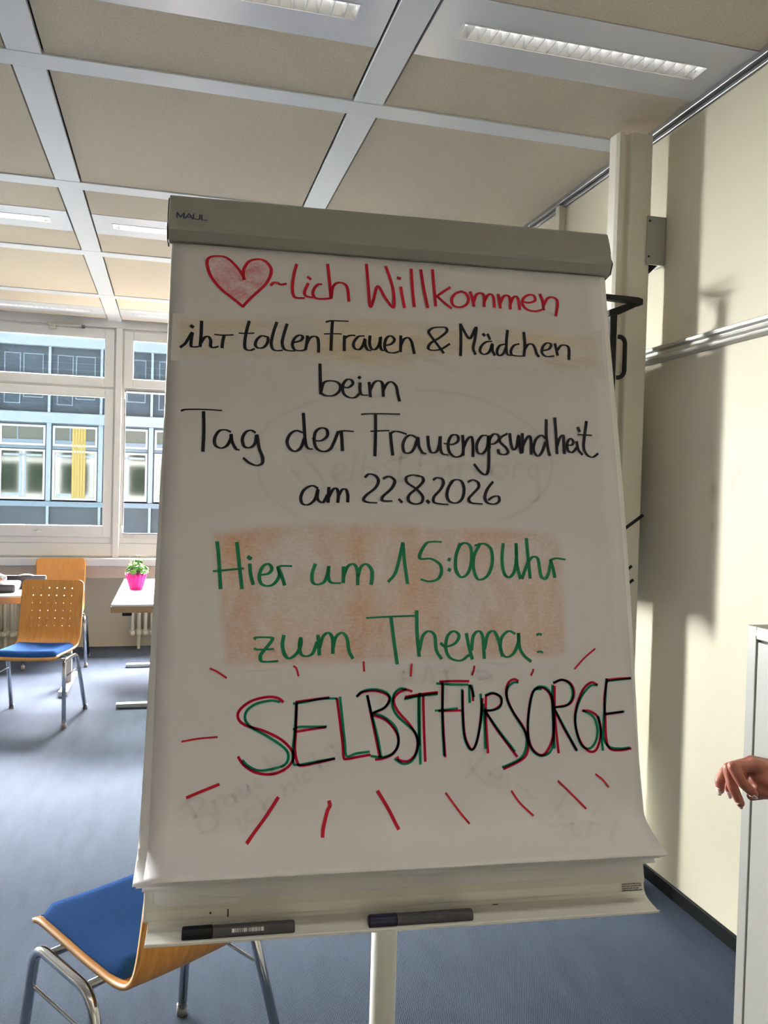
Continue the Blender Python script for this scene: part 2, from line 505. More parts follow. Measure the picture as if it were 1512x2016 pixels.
def link_rot(o, rot):
    o.rotation_euler = rot
    return o
STROKES = {
 'red': [
  [1096,562,1077,510,1008,404,892,278,790,217,667,216,578,243,540,308,550,405,591,525,667,641,770,754,884,843,986,920,1083,998],
  [1090,563,1076,460,1097,360,1162,260,1264,216,1366,218,1447,276,1494,364,1479,477,1418,606,1329,711,1219,830,1131,934,1083,998],
  [1491,624,1531,579,1588,575,1645,600,1725,581],
  [1878,249,1838,423,1817,623,1830,746,1876,797,2002,795],
  [2046,443,2099,477],
  [2058,550,2013,658,2002,721,2037,763,2129,773],
  [2267,546,2209,555,2151,622,2129,711,2164,775,2245,789,2360,775,2419,758],
  [2355,209,2378,429,2407,752],
  [2412,751,2430,600,2477,522,2547,496,2629,522,2664,595,2676,694,2683,793],
  [2962,156,2987,506,3012,853,3062,762,3135,509,3241,676,3350,828,3391,810,3381,563,3328,347,3267,169],
  [3453,342,3498,354],
  [3501,495,3526,669,3557,833],
  [3674,179,3688,510,3710,807],
  [3829,178,3871,495,3926,806],
  [4019,162,4035,453,4056,767],
  [4297,438,4152,547,4071,613],
  [4080,603,4190,701,4310,792],
  [4481,492,4379,539,4320,638,4345,740,4458,761,4560,703,4592,603,4546,517,4467,488],
  [4624,490,4658,598,4677,724],
  [4680,641,4723,533,4797,498,4853,538,4847,718],
  [4856,628,4911,528,4970,505,5011,571,5014,720],
  [5087,497,5102,609,5115,728],
  [5119,638,5173,529,5232,503,5280,551,5281,730],
  [5288,640,5333,538,5393,512,5425,585,5436,728],
  [5492,589,5594,602,5700,558,5689,475,5601,466,5509,534,5490,640,5574,724,5706,738,5811,707],
  [5794,442,5833,554,5840,705],
  [5844,629,5910,512,5986,476,6068,506,6084,596,6043,795],
  [759,6318,842,6354,980,6445],
  [1893,6294,1932,6330,1962,6430],
  [2876,6243,2883,6376],
  [3570,6281,3554,6452],
  [415,7270,637,7237,877,7222],
  [504,7983,704,7907,917,7831],
  [1700,8025,1511,8299,1297,8561],
  [2387,8097,2398,8157,2362,8223,2314,8397,2288,8532],
  [3057,7990,3202,8233,3328,8484],
  [4496,6320,4486,6375,4460,6446],
  [5390,6372,5380,6410,5350,6461],
  [6374,6082,6187,6224,6032,6376],
  [4017,8049,4174,8265,4330,8459],
  [4971,8055,5084,8218,5271,8395],
  [5676,7944,5864,8127,6067,8334],
  [6256,7870,6357,7950,6438,8053],
 ],
 'black': [
  [338,1356,372,1380],
  [199,1703,272,1628,357,1462,350,1564,348,1658,371,1685,457,1677],
  [488,1277,488,1472,479,1673],
  [488,1614,539,1528,593,1512,628,1569,630,1652,664,1678,739,1657],
  [680,1471,789,1475,954,1460],
  [822,1473,803,1570,795,1670],
  [1182,1228,1141,1404,1122,1573,1135,1667,1202,1687,1268,1659],
  [1035,1426,1119,1425,1257,1413],
  [1443,1456,1365,1449,1299,1514,1278,1599,1323,1643,1401,1627,1456,1551,1459,1467,1409,1454],
  [1590,1217,1543,1377,1512,1548,1535,1642,1592,1667,1681,1657],
  [1744,1235,1701,1391,1675,1537,1704,1631,1771,1656,1862,1655],
  [1838,1527,1951,1483,1980,1421,1927,1400,1860,1453,1827,1551,1861,1634,1952,1645,2031,1623],
  [2052,1404,2042,1514,2024,1623],
  [2037,1538,2087,1438,2155,1404,2206,1430,2220,1526,2220,1652],
  [2431,1134,2419,1318,2408,1611],
  [2331,1160,2407,1135,2500,1129,2675,1124],
  [2304,1355,2431,1342,2569,1338],
  [2616,1367,2611,1477,2611,1603],
  [2616,1403,2674,1363,2744,1346,2779,1351],
  [2919,1346,2825,1365,2755,1468,2766,1552,2836,1572,2894,1508,2930,1395,2930,1481,2964,1564,3022,1578],
  [3008,1341,3001,1469,3033,1552,3095,1548,3150,1468,3173,1344,3164,1487,3190,1556,3231,1559],
  [3245,1482,3341,1447,3389,1373,3329,1319,3260,1367,3232,1497,3272,1579,3367,1593,3449,1568],
  [3489,1309,3487,1438,3479,1566],
  [3486,1466,3535,1363,3604,1330,3653,1384,3678,1483,3696,1581],
  [4265,1388,4128,1483,3988,1512,3919,1482,3963,1393,4105,1297,4220,1188,4207,1122,4109,1123,3997,1145,3934,1207,3966,1277,4047,1387,4163,1544],
  [4450,1047,4448,1303,4434,1570],
  [4455,1061,4530,1211,4590,1280,4644,1203,4705,1082,4675,1289,4642,1436,4675,1535],
  [4810,1186,4837,1214],
  [4887,1187,4921,1272],
  [4954,1300,4853,1321,4773,1399,4753,1487,4817,1527,4905,1478,4958,1343,4954,1445,4988,1531],
  [5206,1327,5081,1364,5028,1470,5060,1532,5133,1493,5187,1372],
  [5216,1100,5189,1314,5191,1489,5261,1520],
  [5400,1315,5312,1350,5259,1441,5276,1507,5377,1521,5464,1516],
  [5488,1117,5496,1323,5470,1516],
  [5483,1412,5546,1320,5619,1310,5660,1372,5685,1458,5720,1509],
  [5784,1408,5894,1372,5936,1295,5870,1270,5799,1333,5773,1438,5843,1499,5976,1485],
  [6002,1276,6020,1379,6036,1466],
  [6041,1377,6104,1299,6193,1294,6235,1350,6224,1528],
  [2243,1841,2249,2068,2257,2310],
  [2261,2262,2296,2139,2377,2098,2493,2108,2552,2173,2528,2260,2447,2325,2331,2331,2261,2298],
  [2552,2161,2657,2192,2739,2127,2716,2067,2646,2066,2587,2159,2598,2281,2680,2342,2774,2337,2845,2268],
  [2829,2011,2851,2030],
  [2850,2108,2849,2231,2880,2290,2967,2293],
  [2987,2089,2998,2198,3005,2316],
  [3005,2210,3059,2097,3130,2056,3196,2102,3204,2298],
  [3207,2200,3261,2098,3333,2062,3404,2128,3426,2250,3453,2359],
  [244,2667,319,2645,558,2633,817,2637],
  [559,2668,572,2958,568,3258],
  [951,2954,873,2927,786,2949,728,3056,737,3159,815,3202,901,3164,953,3058,958,2988,976,3103,1034,3205,1082,3219],
  [1305,2950,1237,2918,1160,2956,1119,3063,1154,3166,1242,3174,1307,3102,1327,2984,1364,3181,1416,3318,1408,3410,1325,3441,1225,3405,1142,3339],
  [1999,2624,2012,2801,2032,3061,2071,3153,2139,3167],
  [1990,2921,1899,2894,1809,2952,1765,3071,1811,3175,1890,3207,1969,3145,2013,3014],
  [2145,2997,2184,3035,2275,3027,2355,2953,2344,2858,2263,2838,2183,2901,2161,3032,2196,3148,2287,3196,2390,3164,2447,3067,2516,2886],
  [2563,2872,2574,3015,2581,3169],
  [2516,2886,2609,2866,2748,2872],
  [2866,2599,2960,2585,3172,2575,3457,2567],
  [3082,2584,3080,2874,3067,3233],
  [3005,2858,3146,2843,3287,2834],
  [2221,3753,2131,3717,2019,3782,1971,3898,1998,3989,2088,3998,2177,3916,2221,3765,2211,3892,2245,3948,2301,3954,2357,3853],
  [2380,3737,2375,3853,2369,3956],
  [2375,3887,2436,3770,2493,3750,2520,3837,2511,3953],
  [2520,3860,2573,3766,2630,3760,2657,3833,2657,3944],
  [3306,2867,3317,3019,3337,3211],
  [3306,2881,3361,2845,3443,2847,3552,2878],
  [3715,2933,3620,2890,3537,2940,3494,3053,3519,3163,3615,3159,3685,3059,3729,2918,3740,3057,3793,3152,3848,3170],
  [3882,2898,3892,3051,3931,3147,4015,3130,4059,3017,4076,2890,4072,3044,4097,3155,4194,3179],
  [4129,3000,4268,3008,4354,2949,4342,2865,4258,2868,4199,2983,4209,3122,4290,3203,4389,3185,4432,3128],
  [4427,2861,4435,3030,4425,3170],
  [4435,3058,4495,2929,4567,2878,4586,2996,4579,3187],
  [4809,2845,4723,2863,4648,2993,4658,3119,4742,3130,4817,3015,4837,2844,4835,3127,4817,3380,4772,3465,4689,3426,4595,3309],
  [4832,2986,4932,2968,5007,2894,4981,2824,4909,2827,4855,2914,4844,3042],
  [5139,2803,5036,2870,5019,2936,5115,3031,5141,3101,5082,3140,4997,3121,4985,3065],
  [5182,2801,5196,2957,5229,3055,5289,2996,5326,2823,5333,2966,5356,3107],
  [5385,2792,5385,2964,5371,3092],
  [5384,2992,5454,2861,5508,2830,5522,2958,5514,3115],
  [5790,2550,5777,2804,5794,3033,5818,3124],
  [5760,2848,5689,2808,5598,2884,5555,3043,5614,3140,5690,3080,5756,2920],
  [5933,2514,5938,2798,5937,3091],
  [5944,2970,5995,2839,6056,2793,6057,2937,6060,3086],
  [6092,2935,6180,2946,6219,2887,6172,2840,6118,2906,6117,3021,6188,3061,6266,2986],
  [6273,2885,6294,3014,6355,3092],
  [6307,2651,6330,2717],
  [6457,2548,6413,2778,6385,2982,6437,3095,6525,3126,6618,3065],
  [6294,2768,6428,2768,6532,2773],
  [2914,3566,2976,3516,3069,3534,3116,3614,3067,3724,2933,3835,2893,3908,2959,3941,3092,3946],
  [3189,3576,3257,3542,3324,3561,3363,3620,3308,3730,3186,3841,3167,3901,3225,3915,3319,3913],
  [3419,3883,3466,3928],
  [3731,3521,3636,3508,3540,3546,3552,3628,3686,3719,3779,3825,3764,3920,3668,3949,3575,3911,3576,3817,3700,3705,3792,3606,3785,3538,3704,3514],
  [3846,3891,3878,3925],
  [3949,3574,4005,3539,4087,3556,4107,3624,4055,3721,3956,3833,3955,3915,4063,3939,4173,3944],
  [4252,3578,4180,3690,4157,3814,4201,3900,4311,3914,4397,3835,4423,3683,4377,3574,4280,3564,4209,3621],
  [4488,3590,4559,3555,4641,3586,4653,3663,4566,3762,4493,3846,4533,3908,4705,3922],
  [4881,3573,4792,3686,4745,3812,4784,3901,4895,3918,4968,3869,4956,3797,4872,3808,4800,3857],
 ],
 'green': [
  [803,4567,831,4781,868,5222],
  [1079,4572,1119,4895,1161,5220],
  [761,4982,931,4965,1178,4939],
  [1235,4772,1280,4799],
  [1262,4877,1279,5029,1316,5161],
  [1419,5028,1524,5007,1572,4938,1522,4870,1446,4910,1400,5028,1421,5144,1508,5183,1604,5153,1679,5035,1658,4917],
  [1658,4917,1708,5025,1753,5167],
  [1649,4918,1716,4897,1853,4899],
  [2186,4866,2143,5001,2148,5119,2217,5157,2315,5117,2364,4998,2380,4889,2374,5038,2414,5126,2549,5135],
  [2593,4900,2593,5016,2587,5125],
  [2593,5036,2653,4896,2743,4859,2793,4954,2798,5153],
  [2803,5034,2843,4903,2924,4856,3000,4932,3008,5032,2993,5147],
  [1346,5920,1387,5898,1576,5902,1587,5940,1503,6053,1438,6138,1440,6213,1506,6232,1676,6224],
  [1348,6052,1409,6066,1613,6060],
  [1752,5874,1734,6007,1770,6140,1837,6188,1932,6122,1989,6009,1988,5904,1970,6009,1990,6123,2058,6161,2154,6124,2215,5972],
  [2230,5876,2240,6010,2250,6144],
  [2250,6048,2298,5895,2376,5838,2434,5915,2440,6122],
  [2444,6030,2483,5896,2572,5838,2640,5916,2669,6089,2722,6195],
  [3246,5109,3362,4954,3470,4536],
  [3470,4536,3491,4827,3529,5132],
  [4053,4513,3922,4510,3818,4543,3724,4697,3736,4768,3891,4766,4018,4845,4041,4959,3987,5060,3857,5099,3729,5070],
  [4150,4767,4176,4780],
  [4146,4915,4177,4932],
  [4340,4534,4269,4715,4263,4918,4338,5032,4445,4967,4503,4788,4497,4583,4407,4520,4313,4573],
  [4645,4529,4546,4711,4533,4915,4599,5062,4733,5015,4819,4835,4814,4616,4711,4528,4564,4556],
  [5005,4523,4977,4756,5000,4961,5078,5025,5162,4934,5203,4727,5207,4519],
  [5207,4519,5207,4830,5251,5041],
  [5373,4438,5387,4724,5405,5034],
  [5278,5041,5368,4828,5455,4718,5535,4735,5557,4852,5577,4994,5642,5045,5701,4954,5752,4758],
  [5739,4759,5773,4875,5793,5018],
  [5739,4759,5836,4731,5978,4748],
  [2920,5630,3264,5610,3630,5597],
  [3277,5610,3315,5939,3360,6276],
  [3657,5528,3658,5843,3682,6171],
  [3689,6086,3738,5892,3828,5819,3916,5880,3936,6088,4009,6210],
  [4002,5991,4077,6040,4219,5992,4279,5881,4199,5819,4107,5893,4077,6064,4137,6199,4289,6241,4419,6164],
  [4391,5857,4423,6042,4469,6218],
  [4460,6091,4493,5894,4573,5820,4635,5895,4650,6210],
  [4660,6068,4714,5870,4808,5821,4873,5945,4924,6180],
  [5134,5859,5031,5821,4921,5921,4901,6094,4976,6193,5096,6144,5182,5971,5183,5847,5192,6046,5252,6170,5359,6258],
  [5465,5877,5506,5860,5540,5873],
  [5466,6127,5506,6117,5545,6135],
 ],
 'tred': [
  [1756,6777,1676,6722,1533,6708,1321,6758,1171,6871,1150,6986,1257,7080,1493,7155,1731,7275,1875,7417,1900,7532,1806,7654,1619,7723,1409,7698,1245,7603,1161,7488],
  [1929,6780,2109,6759,2388,6728],
  [1941,6803,1932,7142,1922,7418,1959,7591,2019,7626,2233,7592,2461,7548],
  [1920,7181,2136,7151,2341,7128],
  [2498,6742,2535,7015,2576,7343,2589,7529,2630,7558,2788,7534,2960,7511],
  [2930,6713,2989,7024,3048,7308,3094,7543],
  [2781,6716,2868,6660,3043,6648,3192,6694,3241,6766,3165,6885,3002,6953],
  [3002,6977,3188,7052,3335,7221,3357,7387,3267,7513,3131,7567,3032,7576],
  [3570,6663,3470,6637,3355,6696,3304,6791,3364,6936,3537,7131,3633,7323,3603,7511,3501,7606,3377,7598,3341,7550],
  [3476,6736,3709,6702,3944,6681],
  [3730,6715,3731,7132,3739,7619],
  [3974,6532,4185,6528,4409,6533],
  [4013,6533,4009,7015,4028,7570],
  [3951,6941,4094,6941,4278,6939],
  [4313,6662,4307,7021,4331,7316,4416,7477,4499,7369,4563,7076,4600,6779],
  [4421,6588,4455,6676,4461,6806],
  [4655,6755,4644,7028,4655,7532],
  [4650,6742,4763,6711,4868,6758,4878,6858,4781,6932,4660,6954],
  [4634,6941,4797,7205,5084,7593],
  [5153,6535,5081,6514,4997,6571,4963,6734,5048,6962,5199,7189,5261,7389,5232,7560,5120,7655,4876,7756],
  [5443,6640,5357,6715,5291,6966,5264,7240,5305,7464,5419,7578,5529,7544,5636,7349,5668,7049,5642,6770,5552,6655,5443,6640],
  [5705,6619,5690,7049,5712,7561],
  [5693,6580,5820,6531,5956,6584,6003,6725,5925,6877,5688,6923],
  [5687,6949,5821,7228,5993,7532],
  [6374,6607,6278,6575,6145,6676,6034,6904,5993,7131,6045,7384,6157,7536,6267,7552,6344,7441,6387,7241,6344,7063,6224,6984,6113,6977],
  [6535,6527,6473,6810,6470,7065,6461,7369,6505,7521,6656,7550,6840,7530],
  [6534,6540,6705,6524,6911,6518],
  [6477,7035,6756,7004],
  [3468,6746,3696,6713,3927,6686],
 ],
 'tgreen': [
  [1706,6776,1582,6757,1393,6794,1265,6884,1244,6999,1328,7105,1542,7225,1780,7391,1833,7507,1782,7608,1618,7655,1432,7670,1291,7604,1220,7535],
  [1893,6803,2061,6782,2279,6746,2486,6742],
  [1936,6815,1920,7141,1894,7417,1900,7577,1959,7613,2233,7576,2468,7544],
  [1896,7148,1968,7115,2160,7117,2353,7119],
  [2540,6726,2572,7015,2607,7344,2630,7518,2764,7487,2948,7469],
  [2923,6708,2990,6977,3073,7309,3111,7544],
  [2774,6723,2856,6652,3018,6624,3192,6669,3249,6762,3177,6873,3015,6941],
  [3015,6953,3176,7016,3323,7150,3362,7340,3293,7490,3131,7544,2972,7528],
  [3482,6630,3394,6624,3305,6707,3285,6863,3363,7008,3561,7179,3633,7299,3629,7464,3551,7603,3426,7646,3303,7572],
  [3455,6765,3683,6727,3938,6706],
  [3679,6689,3670,7130,3667,7655],
  [3660,6739,3656,7057,3658,7396],
  [3926,6557,4104,6571,4395,6580],
  [4025,6583,4001,7015,4011,7550],
  [3899,6935,4069,6923,4226,6909],
  [4300,6644,4301,7021,4318,7316,4403,7484,4485,7393,4578,7027,4576,6716],
  [4408,6588,4410,6830],
  [4445,6589,4474,6752],
  [4611,6854,4618,7028,4618,7470],
  [4642,6734,4763,6701,4881,6771,4863,6896,4754,6944,4621,6941],
  [4621,6941,4848,7255,5053,7518],
  [5147,6560,5065,6564,4981,6646,4974,6810,5073,7012,5222,7264,5225,7462,5149,7607,4985,7687,4856,7732],
  [5496,6662,5386,6678,5317,6866,5266,7191,5280,7439,5392,7577,5541,7574,5630,7448,5667,7149,5666,6822,5593,6655,5471,6621,5387,6665],
  [5670,6605,5654,7049,5654,7493],
  [5688,6567,5834,6531,5954,6609,5972,6776,5868,6901,5674,6923],
  [5687,6949,5847,7254,5992,7537],
  [6373,6615,6260,6626,6111,6778,6014,7005,6000,7232,6067,7459,6187,7512,6291,7415,6332,7240,6274,7061,6127,6977],
  [6392,7543,6382,7317,6358,7063],
  [6520,6526,6487,6810,6438,7115,6420,7368,6493,7495,6658,7525,6813,7516],
  [6532,6560,6704,6542,6910,6526],
  [6478,7027,6770,7000],
 ],
 'ghost': [
  [2331,2374,2124,2438,1896,2557,1625,2700,1448,2874,1363,3088,1346,3413,1395,3686,1531,3888,1777,4086,2045,4238],
  [3723,2169,4364,2192,5010,2365,5573,2709,5841,3148,5733,3636,5347,4004,4857,4210],
  [2040,4234,2401,4316,2773,4256],
  [1954,3559,1843,3487,1954,3635,2177,3818,2325,3700,2213,3513,2026,3289,2062,3211,2324,3240],
  [2437,3582,2625,3460,2550,3347,2437,3505,2512,3656,2700,3612],
  [2778,3184,2715,3611],
  [2930,3178,2866,3645,3041,3601,3081,3445,2890,3413],
  [3352,3279,3197,3363,3311,3476,3232,3595],
  [3470,3157,3424,3589,3541,3546],
  [3352,3279,3546,3233],
  [3782,3145,3695,3619],
  [3739,3344,3897,3299],
  [4014,3334,4047,3569,4211,3327,4205,3564],
  [4364,3520,4370,3322,4530,3292],
  [4730,3309,4606,3433,4722,3548],
  [4847,3425,5004,3539,5132,3375,4973,3301,4847,3425],
  [5208,3492,5258,3291,5382,3262],
  [5574,3521,5457,3404,5586,3279,5601,3799,5436,3843],
  [517,8043,625,8220,722,8437],
  [421,8136,528,8021,685,8005,710,8093,603,8230,780,8183,906,8253,876,8380,678,8455],
  [832,8032,927,8188],
  [856,8055,932,7970,1001,7995],
  [1069,7975,1003,8039,1073,8107,1139,8044,1092,7954,1175,8078],
  [1182,7891,1219,8003,1299,7984,1296,7851,1344,7963],
  [1457,7767,1387,7787,1389,7876,1482,7879],
  [1499,7498,1666,7751],
  [1596,7726,1653,7615,1735,7595,1783,7710],
  [1167,8263,1227,8395,1307,8399],
  [1393,8119,1280,8202,1305,8312,1419,8295],
  [1414,7988,1556,8191],
  [1509,8168,1554,8059,1623,8062,1671,8130],
  [1738,7866,1809,8024],
  [1785,7934,1855,7847,1926,7962],
  [1925,7737,1996,7874],
  [2138,7698,2043,7718,2067,7832,2162,7790],
  [2161,7471,2305,7704],
  [2257,7657,2281,7543,2377,7637],
  [2401,7339,2546,7550],
  [2329,7429,2474,7364],
  [4624,7519,4321,7859],
  [4384,7609,4405,7730,4652,8001],
  [4662,7810,4816,7887,4821,7791,4717,7764,4644,7905,4809,8006],
  [4922,7866,4940,8011],
  [5084,7811,5070,7823],
  [5048,7966,5124,8017,5200,8067,5248,8141,5352,8168],
  [5604,8344,5751,8183,5871,8043],
  [5544,8413,5496,8499,5584,8544],
  [5730,8420,5614,8460,5697,8527,5870,8492],
  [5895,8380,5777,8630,5880,8634],
  [5959,8674,6191,8391,6277,8347],
  [6100,8521,6232,8526],
  [6517,8494,6266,8722],
  [4243,6322,4057,6371,4106,6522],
  [4548,6376,4556,6527],
  [4548,6376,4667,6402,4745,6479,4584,6502,4770,6530],
  [3443,6389,3427,6587],
  [3443,6389,3586,6391,3584,6490,3454,6501],
  [3739,6542,3822,6318,3895,6544],
  [3977,6395,4215,6398],
  [4083,6396,4072,6795],
 ],
 'patch_orange': [
  [676,4410,1453,4284,2401,4204,3225,4208,3914,4246,4697,4245,5821,4284,5973,4500,5974,5197,5957,6176,5794,6248,4243,6271,2332,6303,1143,6346,902,6289,856,5862,750,5020],
 ],
 'patch_yellow': [
  [69,1185,1249,1117,3264,990,5231,1022,6779,1056,6822,1722,5616,1833,3569,1908,1412,1848,131,1870],
 ],
}

# ================================================================ SETTING
XL, YB = -7.0, -3.2          # left and rear limits of the room
WF = 7.95                    # lower wall behind the radiators
struct(boxobj('floor', (XL, WX + .1, YB, WF, -0.08, 0), M['floor']))
struct(boxobj('wall_right', (WX, WX + .12, YB, WF + .1, -.05, CEIL + .1), M['wall']))
struct(boxobj('wall_left', (XL - .12, XL, YB, WF + .1, -.05, CEIL + .1), M['wall_plain']))
struct(boxobj('wall_front', (XL, WX, YB - .12, YB, -.05, CEIL + .1), M['wall_plain']))
# black skirting along the right wall
struct(boxobj('baseboard_right', (WX - .012, WX, YB, WF, 0, .052), M['base'], bevel=.003))
# outer wall below the windows with its deep sill
bm = new()
box(bm, XL, WX, WF, WF + .12, -.05, .80)
struct(obj('wall_back', bm, M['wall_plain']))
bm = new()
box(bm, XL, WX, WY - .03, WF + .1, .665, .772)
struct(obj('trim_1', bm, mat('sill_underside', (0.52, 0.44, 0.37), 0.6), bevel=.004))
struct(boxobj('trim_2', (XL, WX, WY - .075, WF + .1, .775, .845), M['winframe'], bevel=.008))
# apron panels above the sill
bm = new()
box(bm, XL, WX, WY + .02, WY + .10, .845, 1.06)
for k in range(-5, 3):
    x0 = -0.444 + 1.2 * k
    if x0 < WX - .2:
        box(bm, x0, min(x0 + 1.145, WX - .002), WY + .002, WY + .03, .862, .972)
struct(obj('trim_3', bm, M['winframe'], bevel=.003))
# lintel above the windows
struct(boxobj('trim_4', (XL, WX, WY - .02, WF, 2.893, CEIL + .05), M['winframe']))

# ceiling: boards, ribs, shadow gaps
RX = [0.687 - 1.2 * k for k in range(0, 7)]            # ribs running to the windows
RY = [6.719 - 1.21 * k for k in range(0, 9)]           # ribs running across
RWX, RWY = 0.112, 0.104
struct(boxobj('ceiling', (XL, WX, YB, WF, CEIL + .10, CEIL + .15), M['gap']))
xe = [WX - .022 + RWX / 2 + .008] + RX + [XL]
ye = [WY - .085 + RWY / 2] + RY + [YB]
bm = new()
LIGHT_CELLS = []
for i in range(len(xe) - 1):
    x1, x0 = xe[i] - RWX / 2 - .008, xe[i + 1] + RWX / 2 + .008
    for j in range(len(ye) - 1):
        y1, y0 = ye[j] - RWY / 2 - .001, ye[j + 1] + RWY / 2 + .001
        yc = (y0 + y1) / 2
        if j == 0:
            yc = 7.332
        if j % 2 == 0:
            LIGHT_CELLS.append((x0, x1, yc, i, j))
            box(bm, x0, x1, y0, yc - .177, CEIL - .001, CEIL + .014)
            if yc + .177 < y1 - .01:
                box(bm, x0, x1, yc + .177, y1, CEIL - .001, CEIL + .014)
        else:
            box(bm, x0, x1, y0, y1, CEIL - .001, CEIL + .014)
struct(obj('ceiling_boards', bm, M['ceil'], bevel=.0015))
n = 5
for x in RX:
    bm = new()
    ys = [YB] + sorted(RY) + [WY - .02]
    for a, b in zip(ys[:-1], ys[1:]):
        box(bm, x - RWX / 2, x + RWX / 2, a + (RWY / 2 + .001 if a != YB else 0), b - (RWY / 2 + .001 if b < WY - .1 else 0), CEIL - .006, CEIL + .013)
    struct(obj('trim_%d' % n, bm, M['rib'], bevel=.002))
    n += 1
for y in RY:
    struct(boxobj('trim_%d' % n, (XL, WX - .03, y - RWY / 2, y + RWY / 2, CEIL - .007, CEIL + .013), M['rib'], bevel=.002))
    n += 1
# dark metal angle where the ceiling meets the right wall
bm = new()
box(bm, WX - .030, WX, YB, WY, CEIL - .022, CEIL + .01)
box(bm, WX - .012, WX, YB, WY, CEIL - .040, CEIL - .024)
struct(obj('trim_%d' % n, bm, M['trimgrey'], bevel=.003)); n += 1
# slim upright cover strip further along the right wall
struct(boxobj('trim_%d' % n, (WX - .034, WX, 3.715, 3.755, .05, CEIL - .03), M['post'], bevel=.003)); n += 1
# double lipped hanging rail on the right wall
bm = new()
prof = [(WX, 2.092), (WX - .022, 2.092), (WX - .026, 2.088), (WX - .022, 2.078), (WX - .010, 2.072), (WX - .012, 2.060), (WX - .030, 2.052), (WX - .034, 2.044), (WX - .030, 2.036), (WX - .012, 2.030), (WX, 2.030)]
prism(bm, [(p[0], p[1]) for p in prof], 'y', YB, 2.955)
struct(obj('trim_%d' % n, bm, M['alu'], bevel=.001)); n += 1
# unseen storeys above this room, added to shade the opposite facade
struct(boxobj('added_upper_storeys', (XL - .3, WX + .3, YB - .3, WF + .12, CEIL + .16, 13.0), M['outer']))

# ---------------------------------------------------------------- windows
def ring(bm, x0, x1, z0, z1, w, y0, y1, wb=None):
    wb = wb or w
    box(bm, x0, x0 + w, y0, y1, z0, z1)
    box(bm, x1 - w, x1, y0, y1, z0, z1)
    box(bm, x0 + w, x1 - w, y0, y1, z1 - w, z1)
    box(bm, x0 + w, x1 - w, y0, y1, z0, z0 + wb)

def window(num, x0, x1, open_=False):
    """x0..x1 clear between the mullions"""
    y = WY
    bm = new()
    ring(bm, x0, x1, .975, 2.893, .03, y + .015, y + .10, .05)
    box(bm, x0 + .03, x1 - .03, y + .015, y + .10, 2.335, 2.375)
    root = struct(obj('window_%d' % num, bm, M['winframe'], bevel=.003))
    bm = new()
    ring(bm, x0 + .012, x1 - .012, 2.368, 2.875, .082, y - .004, y + .05)
    obj('transom_sash', bm, M['winframe'], root, bevel=.006)
    boxobj('transom_pane', (x0 + .09, x1 - .09, y + .022, y + .026, 2.448, 2.796), M['glass'], root)
    if not open_:
        bm = new()
        ring(bm, x0 + .012, x1 - .012, 1.03, 2.348, .076, y - .004, y + .05, .10)
        obj('sash', bm, M['winframe'], root, bevel=.006)
        boxobj('pane', (x0 + .085, x1 - .085, y + .022, y + .026, 1.12, 2.276), M['glass'], root)
        bm = new()
        tube(bm, [(x0 + .52, y - .004, 1.075), (x0 + .52, y - .03, 1.075)], .012, 10)
        tube(bm, [(x0 + .49, y - .03, 1.075), (x0 + .55, y - .03, 1.075)], .009, 10)
        obj('handle', bm, M['winframe'], root)
    else:
        bm = new()
        ring(bm, x0 + .026, x1 - .03, 1.058, 2.350, .009, y + .005, y + .02)
        obj('gasket', bm, M['gasket'], root)
        bm = new()
        for z in (1.10, 2.30):
            tube(bm, [(x0 + .022, y - .01, z - .03), (x0 + .022, y - .01, z + .03)], .007, 8)
        obj('hinge', bm, M['winframe'], root)
    # scissor stay of the tilting top light
    bm = new()
    box(bm, x1 - .57, x1 - .29, y - .045, y - .005, 2.872, 2.892)
    box(bm, x1 - .56, x1 - .50, y - .05, y - .004, 2.842, 2.872)
    obj('stay', bm, M['alu'], root, bevel=.003)
    bm = new()
    box(bm, x1 - .29, x1 - .265, y - .04, y - .004, 2.868, 2.893)
    obj('stay_end', bm, M['gasket'], root)
    return root

window(1, -1.645, -.500)
window(2, -.444, .700, True)
window(3, .756, WX - .01)
for k in range(4):
    window(4 + k, -2.845 - 1.2 * k, -1.700 - 1.2 * k)
n = 30
for k in range(-5, 2):
    x = -.472 + 1.2 * k
    struct(boxobj('trim_%d' % n, (x - .028, x + .028, WY - .025, WY + .10, .845, 2.893), M['winframe'], bevel=.004))
    n += 1

# ---------------------------------------------------------------- courtyard and the building opposite
struct(boxobj('ground', (-40, 40, WF + .12, 60, -3.1, -3.0), M['ground']))
fb = thing('office_building', 'grey-blue office facade across the courtyard seen through the windows', 'building', (0, 20, -3))
FX0, FX1, PITCH, CX = -11.68, 9.6, 1.12, -2.72
cols = [CX + PITCH * k for k in range(-8, 12)]
boxobj('wall', (FX0, FX1, .60, 9, 0, 11.4), M['fac_blue'], fb)
boxobj('sky_blocking_wall', (FX0, FX1, .10, .62, 8.3, 11.4), M['fac_blue'], fb)  # unseen top of the facade, raised to block low sky from the room
bm = new()
for z0, z1 in ((3.0, 3.98), (5.90 + .2, 7.62)):
    box(bm, FX0, FX1, .06, .12, z0, z1)
obj('cladding', bm, M['fac_dark'], fb)
boxobj('plinth', (FX0, FX1, .02, .6, 0, 3.02), M['fac_light'], fb)
bm = new()
box(bm, FX0, FX1, -.06, .14, 5.885, 6.125)
obj('beam', bm, M['fac_light'], fb, bevel=.01)
bm = new()
box(bm, FX0, FX1, -.04, .14, 3.98, 4.10)
obj('beam', bm, M['fac_blue'], fb, bevel=.01)
bm = new()
box(bm, FX0, FX1, -.10, .6, 7.62, 7.86)
box(bm, FX0, FX1, -.06, .6, 7.90, 8.3)
obj('beam', bm, M['fac_light'], fb, bevel=.01)
bm = new()
